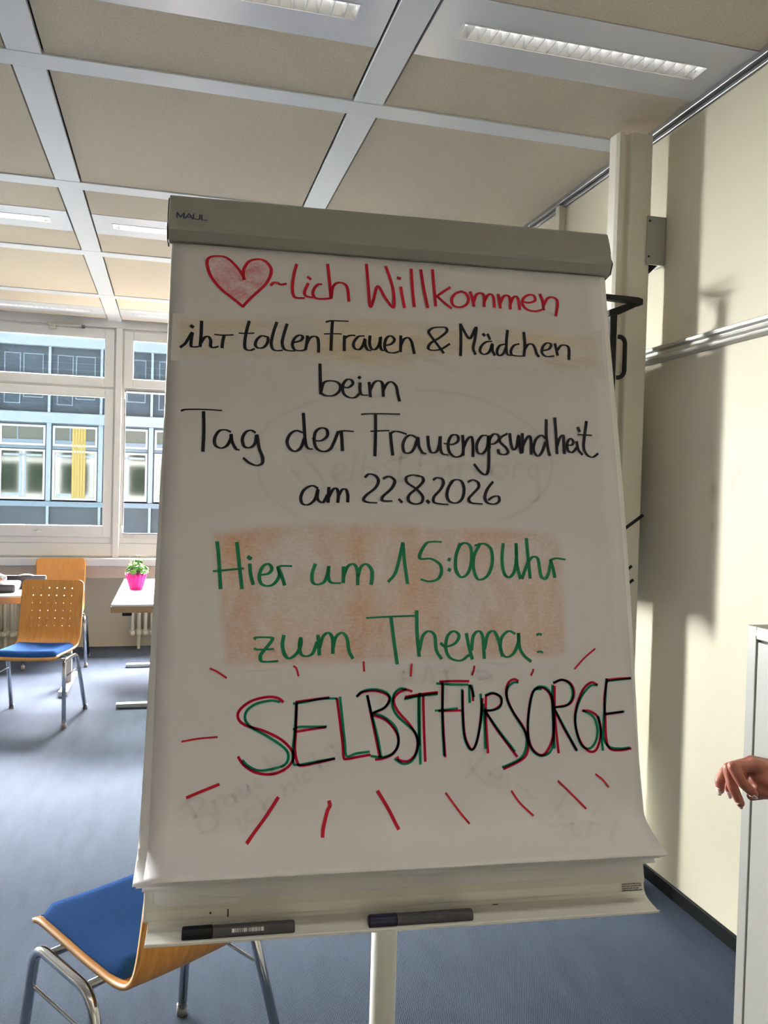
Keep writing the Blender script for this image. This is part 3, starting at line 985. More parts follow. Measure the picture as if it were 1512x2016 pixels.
for x in cols:
    for k in range(9):
        box(bm, x + .10 + k * .115, x + .16 + k * .115, -.075, -.06, 7.06, 7.10)
boxobj('gallery_rail', (FX0, FX1, -.01, .02, 6.98, 7.00), M['fac_light'], fb)
bm.free()
me_m = None
for x in cols:
    if me_m is None:
        bm = new()
        box(bm, -.028, .028, -.05, .10, 0, 1.0)
        box(bm, -.028, .028, -.05, .10, 3.08, 4.65)
        box(bm, -.05, .05, 0, .12, 1.0, 3.08)
        o = obj('mullion', bm, M['fac_light'], fb)
        me_m = o.data
    else:
        o = bpy.data.objects.new('mullion', me_m)
        C.objects.link(o)
        o.parent = fb
    o.location = (x, 0, 3.0)
proto_w = None
for i, x in enumerate(cols[:-1]):
    if proto_w is None:
        bm = new()
        ring(bm, 0, 1.12, 1.0, 2.9, .075, .09, .5)
        box(bm, .075, 1.045, .07, .5, 2.29, 2.36)
        fr = obj('window', bm, M['fac_blue'], fb)
        bm = new()
        ring(bm, .083, 1.045, 1.135, 2.275, .045, .03, .08)
        ring(bm, .083, 1.045, 2.365, 2.83, .045, .03, .08)
        sa = obj('sash', bm, M['fac_white'], fr)
        bm = new()
        box(bm, .12, 1.0, .055, .06, 1.17, 2.24)
        box(bm, .12, 1.0, .055, .06, 2.40, 2.80)
        pa = obj('pane', bm, M['fac_glass'], fr)
        bm = new()
        for (a, b) in ((.50, .56), (.60, .64)):
            box(bm, a, b, .045, .054, 1.19, 2.22)
        box(bm, .16, .50, .045, .054, 1.22, 1.28)
        box(bm, .16, .98, .045, .054, 2.12, 2.17)
        ci = obj('casement', bm, M['fac_light'], fr)
        bm = new()
        box(bm, .13, .99, .045, .054, 2.42, 2.50)
        box(bm, .44, .47, .044, .0535, 2.42, 2.78)
        ti = obj('blind_box', bm, M['fac_blue'], fr)
        proto_w = (fr, sa, pa, ci, ti)
    else:
        fr = proto_w[0].copy()
        C.objects.link(fr)
        for q in proto_w[1:]:
            c = q.copy()
            C.objects.link(c)
            c.parent = fr
    fr.location = (x, 0, 3.0)
    if i in (8, 3, 12):
        bm = new()
        for k in range(5):
            prism(bm, [(.50 + k * .06, .032), (.53 + k * .06, .028), (.555 + k * .06, .032), (.555 + k * .06, .042), (.50 + k * .06, .042)], 'z', 1.19, 2.80)
        cu = obj('curtain', bm, M['curtain'], fb)
        cu.location = (x, 0, 3.0)
# reflected windows shaped as pale outlines in the upper storey's dark band
bm = new()
for x in cols[:-1]:
    ring(bm, x + .15, x + .50, 6.30, 7.45, .025, .045, .062)
    ring(bm, x + .55, x + .98, 6.45, 7.45, .025, .045, .062)
obj('window_reflection', bm, M['fac_blue'], fb)
"""
"""
# ---------------------------------------------------------------- ceiling lights
lamp_meshes = {}
def build_lamp(x0, x1, yc, label, lit=0.0, first=[None]):
    L = x1 - x0
    root = thing('ceiling_light', label, 'ceiling light', ((x0 + x1) / 2, yc, CEIL))
    sx, sy = .4385, .046
    h = L / 2 - .001
    bm = new()
    for b in ((-h, -sx, -.175, .175), (sx, h, -.175, .175), (-sx, sx, -.175, -sy), (-sx, sx, sy, .175)):
        box(bm, b[0], b[1], b[2], b[3], -.003, .010)
    obj('panel', bm, M['lampwhite'], root)
    if first[0] is None:
        bm = new()
        for b in ((-sx, -sx + .005, -sy, sy), (sx - .005, sx, -sy, sy), (-sx, sx, -sy, -sy + .005), (-sx, sx, sy - .005, sy)):
            box(bm, b[0], b[1], b[2], b[3], -.005, .012)
        a = obj('slot_frame', bm, M['lampwhite'], root)
        bm = new()
        pts = []
        for k in range(9):
            t = PI * k / 8
            pts.append((-sy * math.cos(t), .010 + .075 * math.sin(t)))
        A = [bm.verts.new((-sx, p[0], p[1])) for p in pts]
        B = [bm.verts.new((sx, p[0], p[1])) for p in pts]
        for k in range(8):
            bm.faces.new([A[k], A[k + 1], B[k + 1], B[k]])
        bm.faces.new(A)
        bm.faces.new(B)
        r = obj('reflector', bm, M['reflector'], root)
        bm = new()
        N = 22
        for k in range(1, N):
            x = -sx + 2 * sx * k / N
            prism(bm, [(x - .0012, -.002), (x + .0012, -.002), (x + .006, .030), (x - .006, .030)], 'y', -sy + .004, sy - .004)
        for s in (-1, 1):
            prism(bm, [(s * (sy - .004), -.002), (s * (sy - .006), -.002), (s * (sy - .022), .030), (s * (sy - .004), .030)], 'x', -sx + .005, sx - .005)
        l = obj('louvre', bm, M['blade'], root)
        bm = new()
        tube(bm, [(-sx + .02, 0, .070), (sx - .02, 0, .070)], .008, 10)
        t = obj('tube', bm, M['tube'], root)
        first[0] = (a, r, l, t)
    else:
        for q in first[0]:
            c = q.copy()
            C.objects.link(c)
            c.parent = root
    if lit:
        ld = bpy.data.lights.new('lamp_light', 'AREA')
        ld.shape = 'RECTANGLE'
        ld.size = .84
        ld.size_y = .03
        ld.energy = LAMP_W * lit
        ld.color = (1.0, 0.95, 0.86)
        lo = bpy.data.objects.new('lamp_light', ld)
        C.objects.link(lo)
        lo.parent = root
        lo.location = (0, 0, .060)
    return root

LABX = tuple('in the %s bay from the right wall' % w_ for w_ in ('first', 'second', 'third', 'fourth', 'fifth', 'sixth', 'seventh', 'eighth'))
LAB = {('flipchart', 0): 'white louvre light in the ceiling beside the right wall, nearest the aluminium post',
       ('flipchart', 1): 'white louvre light cut off by the top edge of the photo',
       ('middle', 1): 'glaring louvre light just left of the flipchart clamp bar',
       ('middle', 2): 'white louvre light at the left edge of the photo, middle ceiling row',
       ('window', 1): 'washed-out louvre light by the window wall, above the open window',
       ('window', 2): 'washed-out louvre light by the window wall, above the closed window'}
ROWTXT = {'window': 'louvre light of the window row, ', 'middle': 'louvre light of the middle ceiling row, ', 'flipchart': 'louvre light of the flipchart row, ',
          'camera': 'unseen louvre light added behind the viewer, ', 'rear': 'unlit louvre light by the rear wall, '}
POWER = {'flipchart': .075, 'middle': 1.0, 'window': .3, 'camera': .72, 'rear': 0.0}  # camera row: unseen lamps lit as fill for the flipchart front
for (x0, x1, yc, i, j) in LIGHT_CELLS:
    row = {0: 'window', 2: 'middle', 4: 'flipchart', 6: 'camera', 8: 'rear'}[j]
    lit = POWER[row] if (i <= 3 and (row == 'camera' or (row, i) in LAB)) else 0.0
    build_lamp(x0, x1, yc, LAB.get((row, i), ROWTXT[row] + LABX[i]), lit=lit)

# ================================================================ FLIPCHART
CO = Vector((-0.007979, 1.277674, 0.371210 + CAMH))
CU = Vector((0.997169, -0.075184, -0.000959))
CV = Vector((0.017348, 0.217639, 0.975875))
CN = Vector((-0.073161, -0.973129, 0.218327))
CW = 0.70
def cp(u, v, n=0.0):
    return CO + CU * u - CV * v + CN * n

fc_loc = Vector((0.312, 1.128, 0))
fc = thing('flipchart', 'white flipchart easel on a single round pole with grey clamp bar and pen tray', 'flipchart', fc_loc)
def CL(u, v, n=0.0):
    return cp(u, v, n) - fc_loc

def sweep(bm, prof, u0, u1, f, closed=True, mi=0):
    A = [bm.verts.new(f(u0, v, n)) for n, v in prof]
    B = [bm.verts.new(f(u1, v, n)) for n, v in prof]
    k = len(prof)
    for i in range(k if closed else k - 1):
        fa = bm.faces.new([A[i], A[(i + 1) % k], B[(i + 1) % k], B[i]])
        fa.material_index = mi
    if closed:
        bm.faces.new(A[::-1])
        bm.faces.new(B)

def slab(bm, u0, u1, v0, v1, n0, n1, f):
    sweep(bm, [(n0, v0), (n1, v0), (n1, v1), (n0, v1)], u0, u1, f)

bm = new()
slab(bm, .0, .6955, -.055, .953, -.022, -.0092, CL)
obj('board', bm, M['board'], fc, bevel=.002)
bm = new()
prof = [(-.032, -.064), (-.024, -.069), (.006, -.070), (.009, -.066), (.0165, -.014), (.015, -.009), (.0045, .0035), (-.0060, .0035), (-.0092, -.002), (-.0092, -.058), (-.024, -.058), (-.032, -.054)]
sweep(bm, prof, -.0035, .7005, CL)
cap = obj('clamp_bar', bm, M['cap'], fc, bevel=.0012)
bm = new()
for u0, u1, s in ((-.0055, -.0037, -1), (.7007, .7030, 1)):
    sweep(bm, [(-.028, -.060), (.004, -.066), (.0075, -.050), (.0095, -.034), (.006, -.026), (.0115, -.020), (.0145, -.012), (.004, .0015), (-.02, .001)], u0, u1, CL)
obj('end_cap', bm, M['black'], cap)
# maker's name on the clamp bar
def text(name, s, size, m, place, parent, xs=1.0, bold=0.0):
    cu = bpy.data.curves.new(name, 'FONT')
    cu.body = s
    cu.size = size
    cu.offset = bold
    t = bpy.data.objects.new(name, cu)
    C.objects.link(t)
    bpy.context.view_layer.update()
    me = bpy.data.meshes.new_from_object(t.evaluated_get(bpy.context.evaluated_depsgraph_get()))
    bpy.data.objects.remove(t)
    me.materials.clear()
    me.materials.append(m)
    for v in me.vertices:
        v.co = place(v.co.x * xs, v.co.y)
    o = bpy.data.objects.new(name, me)
    C.objects.link(o)
    o.parent = parent
    return o
def on_cap(x, y):
    v = -.0285 - y + .0012 * (x / .046)
    n = .009 + (v + .066) / .052 * .0075
    return CL(.0085 + x, v, n + .0004)
bm = new()
LH, LW = .0092, .0019
for x0, segs in ((0, ((0, 0, 0, 1), (0, 1, .55, .12), (.55, .12, 1.1, 1), (1.1, 1, 1.1, 0))), (1.32, ((0, 0, .58, 1), (.58, 1, 1.16, 0), (.25, .30, .91, .30))),
                 (2.60, ((0, 1, 0, .2), (0, .2, .22, .05), (.22, .05, .80, .05), (.80, .05, 1.02, .2), (1.02, .2, 1.02, 1))), (3.92, ((0, 1, 0, 0), (0, .06, .86, .06)))):
    for (ax, ay, bx, by) in segs:
        A_, B_ = Vector((x0 + ax, ay)) * LH, Vector((x0 + bx, by)) * LH
        d = (B_ - A_).normalized()
        wd = LW * (.40 + .20 * abs(d.y))
        nn = Vector((-d.y, d.x)) * wd
        e = d * LW * .30
        bm.faces.new([bm.verts.new(on_cap(*q)) for q in (A_ - e + nn, A_ - e - nn, B_ + e - nn, B_ + e + nn)])
obj('lettering', bm, M['logo'], cap)

# tray: flares forward below the board
bm = new()
tp = []
for k in range(7):
    t = k / 6
    tp.append((-.0075 + .0385 * t ** 1.6, .950 + .0175 * t ** 0.75))
outer = [(n, v) for n, v in tp] + [(.0325, .9655), (.0335, .9665), (.0325, .9700)] + [(n - .001, v + .0025) for n, v in tp[::-1]] + [(-.0105, .9530)]
sweep(bm, outer, .0065, .6945, CL)
tray = obj('pen_tray', bm, M['tray'], fc, bevel=.0006)
bm = new()
for (u, v, n, du, dv) in ((.085, .9445, -.0083, .0012, .0012), (.053, .9525, -.0083, .001, .001), (.1075, .9463, -.0083, .0009, .0055), (.47, .9557, -.004, .004, .0008), (.50, .9577, -.003, .002, .0008)):
    slab(bm, u - du, u + du, v - dv, v + dv, n - .0002, n + .0004, CL)
obj('ink_speck', bm, M['black'], tray)
# small printed notice on the board, too small to read
bm = new()
rnd = random.Random(3)
for r in range(5):
    u = .6605
    v = .9415 + r * .0029
    end = (.6905, .690, .686, .6908, .687)[r]
    while u < end:
        wlen = rnd.choice((.0020, .0026, .0034, .0042))
        x = u
        while x < min(u + wlen, end):
            hh = rnd.choice((.0013, .0013, .0019, .0017))
            slab(bm, x, x + .00042, v - hh, v, -.0084, -.0082, CL)
            if rnd.random() < .6:
                slab(bm, x, x + .0008, v - .0013, v - .0010, -.0084, -.0082, CL)
            x += .00085
        u += wlen + .0008
obj('notice_print', bm, M['print'], fc)
# pole and base
bm = new()
tube(bm, [(0, 0, .02), (0, 0, 1.09)], .0187, 28)
obj('pole', bm, M['pole'], fc)
bm = new()
for k in range(5):
    a = 2 * PI * k / 5 + PI / 2
    c_, s_ = math.cos(a), math.sin(a)
    tube(bm, [(0, 0, .07), (c_ * .08, s_ * .08, .065), (c_ * .27, s_ * .27, .045)], [.022, .018, .014], 10)
    tube(bm, [(c_ * .26, s_ * .26, 0.0), (c_ * .26, s_ * .26, .045)], .018, 10)
tube(bm, [(0, 0, .03), (0, 0, .11)], .03, 20)
obj('star_base', bm, M['pole'], fc)
bm = new()
box(bm, -.05, .05, -.016, .03, .985, 1.075)
o = obj('pivot', bm, M['bracketgrey'], fc, bevel=.004)

# ================================================================ PAPER PAD
pad_loc = cp(.35, .92, -.005)
pad = thing('flipchart_pad', 'pad of large white paper with handwritten welcome text, clipped to the flipchart', 'paper pad', pad_loc)
def PLc(u, v, n=0.0):
    return cp(u, v, n) - pad_loc
def nfun(v):
    q = 0.0
    if v > .70:
        q += .010 * ((v - .70) / .188) ** 2
    if v > .84:
        q += .055 * ((v - .84) / .048) ** 1.7
    return q

def sheet(name, u0f, u1f, n0, amp, vend, m, wob=0.0, thick=.00025, parent=None, ph=0.0):
    bm = new()
    NV, NU = 44, 26
    V_ = [.0042 + (vend - .0042) * (1 - (1 - k / NV) ** 1.35) for k in range(NV + 1)]
    G = []
    for v in V_:
        row = []
        for i in range(NU + 1):
            t = i / NU
            u = u0f(v) * (1 - t) + u1f(v) * t
            vv = v
            s = min(1.0, v / vend)
            q = nfun(min(v * .888 / vend, .888)) * amp
            q += wob * max(0, (v - .80) / .09) * math.sin(t * 9 + ph) * (.6 + .4 * math.sin(t * 23 + ph))
            vv += wob * .8 * max(0, (v - .80) / .09) * math.sin(t * 7.3 + 1 + ph)
            row.append(bm.verts.new(PLc(u, vv, n0 + q)))
        G.append(row)
    for a in range(NV):
        for b in range(NU):
            f = bm.faces.new([G[a][b], G[a + 1][b], G[a + 1][b + 1], G[a][b + 1]])
            f.smooth = True
    o = obj(name, bm, m, parent or pad)
    sm = o.modifiers.new('thickness', 'SOLIDIFY')
    sm.thickness = thick
    sm.offset = -1 
    return o
front = sheet('written_page', lambda v: .0025 + .0025 * v, lambda v: .6850 + .0090 * min(1, v / .42) + .003 * max(0, min(1, (v - .84) / .05)), 0.0, 1.0, .888, M['paper'])
sheet('sheet', lambda v: .0022 - .011 * max(0, v - .2) / .7, lambda v: .6930 + .0035 * min(1, v / .5), -.0014, .86, .892, M['paper2'], .0012, ph=1.0)
sheet('sheet', lambda v: .0022 - .0075 * max(0, v - .3) / .6, lambda v: .6950 + .0070 * math.sin(min(1, v / .9) * PI) ** 1.5, -.0022, .74, .897, M['paper2'], .0015, ph=2.2)
sheet('sheet', lambda v: .003 - .003 * v, lambda v: .6940 + .004 * v / .9, -.0030, .42, .906, M['paper2'], .001, ph=0.4)
bm = new()
slab(bm, .012, .692, .0042, .9275, -.0062, -.0044, PLc)
obj('unused_sheets', bm, M['paper2'], pad, bevel=.0005)
bm = new()
slab(bm, .0045, .6945, .0042, .9385, -.0086, -.0063, PLc)
obj('backing_card', bm, M['card'], pad)
# small curled corner bottom left of the unused sheets
bm = new()
cpts = [(.014, .926), (.020, .929), (.030, .9315), (.05, .9325), (.12, .9325), (.12, .927), (.014, .915)]
A = [bm.verts.new(PLc(u, v, -.0040 + .004 * max(0, 1 - (u - .014) / .03) * max(0, (v - .915) / .015))) for u, v in cpts]
bm.faces.new(A)
o = obj('curled_corner', bm, M['paper2'], pad)
sm = o.modifiers.new('thickness', 'SOLIDIFY'); sm.thickness = .0006

# ---- handwriting
def ribbon(bm, pts, wmax, wmin, h):
    """broad nib: upstrokes wide, side strokes thin; lies h above the paper"""
    P = catmull([Vector((a / 1e4, b / 1e4, 0)) for a, b in pts], 5) if len(pts) > 2 else [Vector((pts[0][0] / 1e4, pts[0][1] / 1e4, 0)).lerp(Vector((pts[1][0] / 1e4, pts[1][1] / 1e4, 0)), k / 5) for k in range(6)]
    n = len(P)
    L, Rr = [], []
    tot = sum((P[i + 1] - P[i]).length for i in range(n - 1))
    for i in range(n):
        d = P[min(i + 1, n - 1)] - P[max(i - 1, 0)]
        if d.length < 1e-9:
            d = Vector((0, 1, 0))
        d.normalize()
        k = 1.0 if tot < .006 else abs(d.y) ** 1.15
        wd = (wmin + (wmax - wmin) * k) / 2
        nn = Vector((-d.y, d.x, 0))
        e = d * wd * .35
        p = P[i] - (e if i == 0 else (-e if i == n - 1 else Vector()))
        for lst, s in ((L, 1), (Rr, -1)):
            q = p + nn * wd * s
            lst.append(bm.verts.new(PLc(q.x, q.y, nfun(min(q.y, .888)) + h)))
    for i in range(n - 1):
        bm.faces.new([L[i], L[i + 1], Rr[i + 1], Rr[i]])

def ink(name, key, m, wmax, wmin, h, step=0.0, parent=None, sel=None):
    bm = new()
    for k, s in enumerate(STROKES[key]):
        pts = [(s[i], s[i + 1]) for i in range(0, len(s), 2)]
        if sel and not sel(pts):
            continue
        ribbon(bm, pts, wmax, wmin, h + step * k)
    return obj(name, bm, m, parent or front)

def lines(name, key, m, wmax, wmin, h, bounds):
    """one lettering object per written line"""
    for a, c in zip(bounds[:-1], bounds[1:]):
        ink(name, key, m, wmax, wmin, h, sel=lambda p: a <= max(q[1] for q in p) < c and min(q[1] for q in p) < 6800)
lines('red_lettering', 'red', M['red_ink'], .0050, .0030, .0010, (0, 2500))
lines('black_lettering', 'black', M['black_ink'], .0049, .0021, .0011, (0, 1950, 2500, 3440, 5000))
lines('green_lettering', 'green', M['green_ink'], .0052, .0026, .0012, (0, 5350, 9000))
for k_, s_ in enumerate(STROKES['red']):
    if s_[1] > 2500:
        big = s_[0] < 3900 and s_[1] > 7600
        ink('red_ray', 'red', M['red_ink'], .0050 if big else .0030, .0034 if big else .0024, .0010, sel=lambda p: p[0] == (s_[0], s_[1]))
ink('red_outline_lettering', 'tred', M['tred'], .0038, .0034, .0008, .000008)
ink('green_outline_lettering', 'tgreen', M['tgreen'], .0038, .0032, .0014, .000008)
ink('show_through_lettering', 'ghost', M['ghost'], .0055, .0050, .0005, .000001)

# ---- chalk shading on the page
def chalk(name, outline, m, h, feather, N=60):
    """grid patch; 'edge' fades the pigment out within feather of the outline"""
    us, vs = [p[0] for p in outline], [p[1] for p in outline]
    u0, u1, v0, v1 = min(us), max(us), min(vs), max(vs)
    def dist(x, y):
        best, inside = 1e9, False
        k = len(outline)
        for i in range(k):
            (ax, ay), (bx, by) = outline[i], outline[(i + 1) % k]
            dx, dy = bx - ax, by - ay
            t = max(0, min(1, ((x - ax) * dx + (y - ay) * dy) / (dx * dx + dy * dy + 1e-15)))
            best = min(best, math.hypot(x - ax - t * dx, y - ay - t * dy))
            if (ay > y) != (by > y) and x < (bx - ax) * (y - ay) / (by - ay) + ax:
                inside = not inside
        return best if inside else -best
    NX = N
    NY = max(8, int(N * (v1 - v0) / (u1 - u0)))
    bm = new()
    uvl = bm.loops.layers.uv.new('UVMap')
    G, E = [], {}
    for j in range(NY + 1):
        row = []
        for i in range(NX + 1):
            u, v = u0 + (u1 - u0) * i / NX, v0 + (v1 - v0) * j / NY
            p = bm.verts.new(PLc(u, v, nfun(min(v, .888)) + h))
            E[p] = (max(0.0, min(1.0, dist(u, v) / feather)), u, v)
            row.append(p)
        G.append(row)
    for j in range(NY):
        for i in range(NX):
            q = [G[j][i], G[j + 1][i], G[j + 1][i + 1], G[j][i + 1]]
            if max(E[a][0] for a in q) <= 0:
                continue
            if min(E[a][0] for a in q) <= 0 and name == 'red_chalk':
                continue
            f = bm.faces.new(q)
            for l in f.loops:
                l[uvl].uv = (E[l.vert][1], E[l.vert][2])
    for p in [p for p in bm.verts if not p.link_faces]:
        bm.verts.remove(p)
    bm.verts.index_update()
    ev = [0.0] * len(bm.verts)
    bm.verts.ensure_lookup_table()
    for p in bm.verts:
        ev[p.index] = E[p][0]
    o = obj(name, bm, m, front)
    at = o.data.attributes.new('edge', 'FLOAT', 'POINT')
    for k, x in enumerate(ev):
        at.data[k].value = x
    return o
def poly(key):
    s = STROKES[key][0]
    return [(s[i] / 1e4, s[i + 1] / 1e4) for i in range(0, len(s), 2)]
chalk('orange_chalk', poly('patch_orange'), M['c_orange'], .0006, .012, 90)
chalk('yellow_chalk', poly('patch_yellow'), M['c_yellow'], .0005, .014, 80)
h1 = [(STROKES['red'][0][i] / 1e4, STROKES['red'][0][i + 1] / 1e4) for i in range(0, len(STROKES['red'][0]), 2)]
h2 = [(STROKES['red'][1][i] / 1e4, STROKES['red'][1][i + 1] / 1e4) for i in range(0, len(STROKES['red'][1]), 2)]
chalk('red_chalk', h1 + h2[::-1][1:], M['c_red'], .0007, .003, 40)

# ================================================================ MARKERS in the tray
def marker(u0, u1, capm, label, rolls):
    c0 = Vector(cp(u0, .9606, .0185))
    c1 = Vector(cp(u1, .9602, .0185))
    mid = (c0 + c1) / 2
    root = thing('marker_pen', label, 'marker', mid)
    L = (c1 - c0).length
    x = (c1 - c0).normalized()
    z = (CN - x * CN.dot(x)).normalized()
    y = z.cross(x)
    def F(a, r, th):
        return x * (a - L / 2) + (z * math.cos(th) + y * math.sin(th)) * r
    def lathe(prof, m, name):
        bm = new()
        N = 24
        R = [[bm.verts.new(F(a, r, 2 * PI * k / N)) for k in range(N)] for a, r in prof]
        for i in range(len(R) - 1):
            for k in range(N):
                f = bm.faces.new([R[i][k], R[i][(k + 1) % N], R[i + 1][(k + 1) % N], R[i + 1][k]])
        bm.faces.new(R[0][::-1])
        bm.faces.new(R[-1])
        o = obj(name, bm, m, root, bevel=.0006)
        return o
    rad = .0085
    lathe([(0, rad - .0008), (.0015, rad + .0004), (.0365, rad + .0006), (.038, rad)], capm, 'cap')
    b = lathe([(.0382, rad), (L - .002, rad), (L, rad - .0015)], M['barrel'], 'barrel')
    return root, b, F, L, rad
r1, b1, F1, L1, rd = marker(.0508, .1925, M['black'], 'black-capped marker pen with barcode in the left half of the pen tray', 0)
bm = new()
bars = [(.062, .0655)]
x = .0665
rnd = random.Random(5)
while x < .0985:
    wd = rnd.choice((.0004, .0007, .0012, .0018))
    bars.append((x, x + wd))
    x += wd + rnd.choice((.0005, .0009, .0012))
bars.append((.0985, .102))
for a, b in bars:
    L_ = [(bm.verts.new(F1(a, rd + .0003, t)), bm.verts.new(F1(b, rd + .0003, t))) for t in (.55, .42, .29, .16, .03)]
    for (p0, p1), (q0, q1) in zip(L_[:-1], L_[1:]):
        bm.faces.new([p0, p1, q1, q0])
obj('barcode', bm, M['barlabel'], b1)
bm = new()
for r in range(3):
    th = .52 - r * .20
    x = .108
    while x < .134 - r * .002:
        wd = rnd.choice((.0009, .0015, .002))
        q = [bm.verts.new(F1(aa, rd + .0002, t)) for aa, t in ((x, th), (x + wd, th), (x + wd, th - .09), (x, th - .09))]
        bm.faces.new(q)
        x += wd + .0006
obj('small_print', bm, M['print'], b1)
r2, b2, F2, L2, rd = marker(.2886, .4302, M['navy'], 'dark blue capped marker pen lying in the middle of the pen tray', 0)
text('lettering', 'STAEDTLER', .0082, M['print'], lambda x, y: F2(.056 + x, rd + .0003, .05 + y / rd), b2, 0.82)
text('lettering', 'flipchart marker', .0075, M['print'], lambda x, y: F2(.0995 + x, rd + .0003, .05 + y / rd), b2, 0.60)
bm = new()
for k in range(10):
    a0, a1 = 2 * PI * k / 10, 2 * PI * (k + 1) / 10
    q = [bm.verts.new(F2(.0525 + .0017 * math.cos(t) * rr, rd + .0003, .36 + .22 * math.sin(t) * rr)) for t, rr in ((a0, 1), (a1, 1), (a1, .6), (a0, .6))]
    bm.faces.new(q)
obj('emblem', bm, M['print'], b2)

# ================================================================ POST and its fittings by the right wall
PX, PY = 1.640, 2.85
post = thing('metal_post', 'tall beige metal post with stepped profile standing off the right wall', 'post', (PX, PY, 0))
bm = new()
prof = [(0.0, .03), (.006, .012), (.028, .012), (.034, .030), (.046, .030), (.050, .006), (.056, 0.0), (.138, 0.0), (.144, .006), (.144, .075), (.138, .08), (.0, .08)]
prism(bm, prof, 'z', 0, 2.905)
obj('profile', bm, M['post'], post, bevel=.002)
bm = new()
z0, z1 = 2.405, 2.592
box(bm, .124, .205, -.006, -.002, z0, z1)
box(bm, .201, .205, -.002, .06, z0, z1)
br = obj('wall_bracket', bm, M['bracketgrey'], post, bevel=.001)
bm = new()
for z in (z0 + .03, z1 - .02):
    tube(bm, [(.1345, -.0085, z), (.1345, -.004, z)], .0045, 10)
obj('screw', bm, M['gap'], br)
bm = new()
prism(bm, [(.143, z0), (.178, z0), (.143, z0 - .034)], 'y', .0, .05)
obj('gusset', bm, M['black'], br)

# black carrier with D handle fixed in front of the post
def P28(x, z, y=2.80):
    return Vector((x, y, z))
o0 = Vector((1.60, 2.78, 1.35))
car = thing('sliding_board', 'edge of a black-framed board with D-shaped handle between flipchart and beige post', 'board', o0)
bm = new()
box(bm, -.016, .012, .0, .026, -.28, .84)
box(bm, .0, .041, .016, .076, -.12, -.08)
obj('frame', bm, M['black'], car, bevel=.003)
bm = new()
box(bm, -.012, .008, .026, 2.05, -.26, .70)
obj('panel', bm, M['panelgreen'], car, bevel=.003)
bm = new()
prism(bm, [(-.06, .904), (.090, .903), (.110, .898), (.110, .876), (.096, .872), (.06, .880), (-.06, .884)], 'y', -.014, .014)
obj('arm', bm, M['black'], car, bevel=.002)
bm = new()
prism(bm, [(.098, .874), (.06, .882), (-.03, .846), (-.03, .824), (.012, .832)], 'y', -.012, .012)
obj('brace', bm, M['black'], car, bevel=.002)
bm = new()
pts = arc((.0, .006, .752), (.040, -.006, .752), (.046, -.010, .69), .025) + arc((.046, -.010, .65), (.040, -.006, .598), (.0, .006, .598), .025)
tube(bm, pts, .0085, 10)
obj('handle', bm, M['black'], car)
def rod(a, b, r):
    bm = new()
    tube(bm, [a, b], r, 8)
    return obj('prong', bm, M['black'], car)

# ================================================================ CABINET by the right wall
cab = thing('steel_cabinet', 'white steel cabinet with recessed door standing against the right wall', 'cabinet', (1.40, 1.74, 0))
H = 1.185
bm = new()
box(bm, .012, .430, -.95, 0, 0.0, H)
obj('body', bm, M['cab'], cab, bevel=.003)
bm = new()
def cring(bm, y0, y1, z0, z1, w, x0, x1):
    box(bm, x0, x1, y0, y0 + w, z0, z1)
    box(bm, x0, x1, y1 - w, y1, z0, z1)
    box(bm, x0, x1, y0 + w, y1 - w, z1 - w, z1)
    box(bm, x0, x1, y0 + w, y1 - w, z0, z0 + w)
cring(bm, -.95, 0, 0, H, .0315, 0, .012)
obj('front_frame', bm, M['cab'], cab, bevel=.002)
bm = new()
cring(bm, -.9185, -.0315, .0315, H - .0315, .0045, .009, .0125)
obj('door_gap', bm, M['seam'], cab)
bm = new()
box(bm, .001, .013, -.913, -.0365, .037, H - .0375)
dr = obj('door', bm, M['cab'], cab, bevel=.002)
bm = new()
pts = [(-.004, -.035, H - .016), (-.004, -.60, H - .016)]
tube(bm, pts, .0055, 12)
tube(bm, [(-.003, -.033, H - .012), (-.003, -.60, H - .012)], .004, 12)
obj('moulding', bm, mat('cabinet_moulding', (.72, .68, .60), .4), cab)

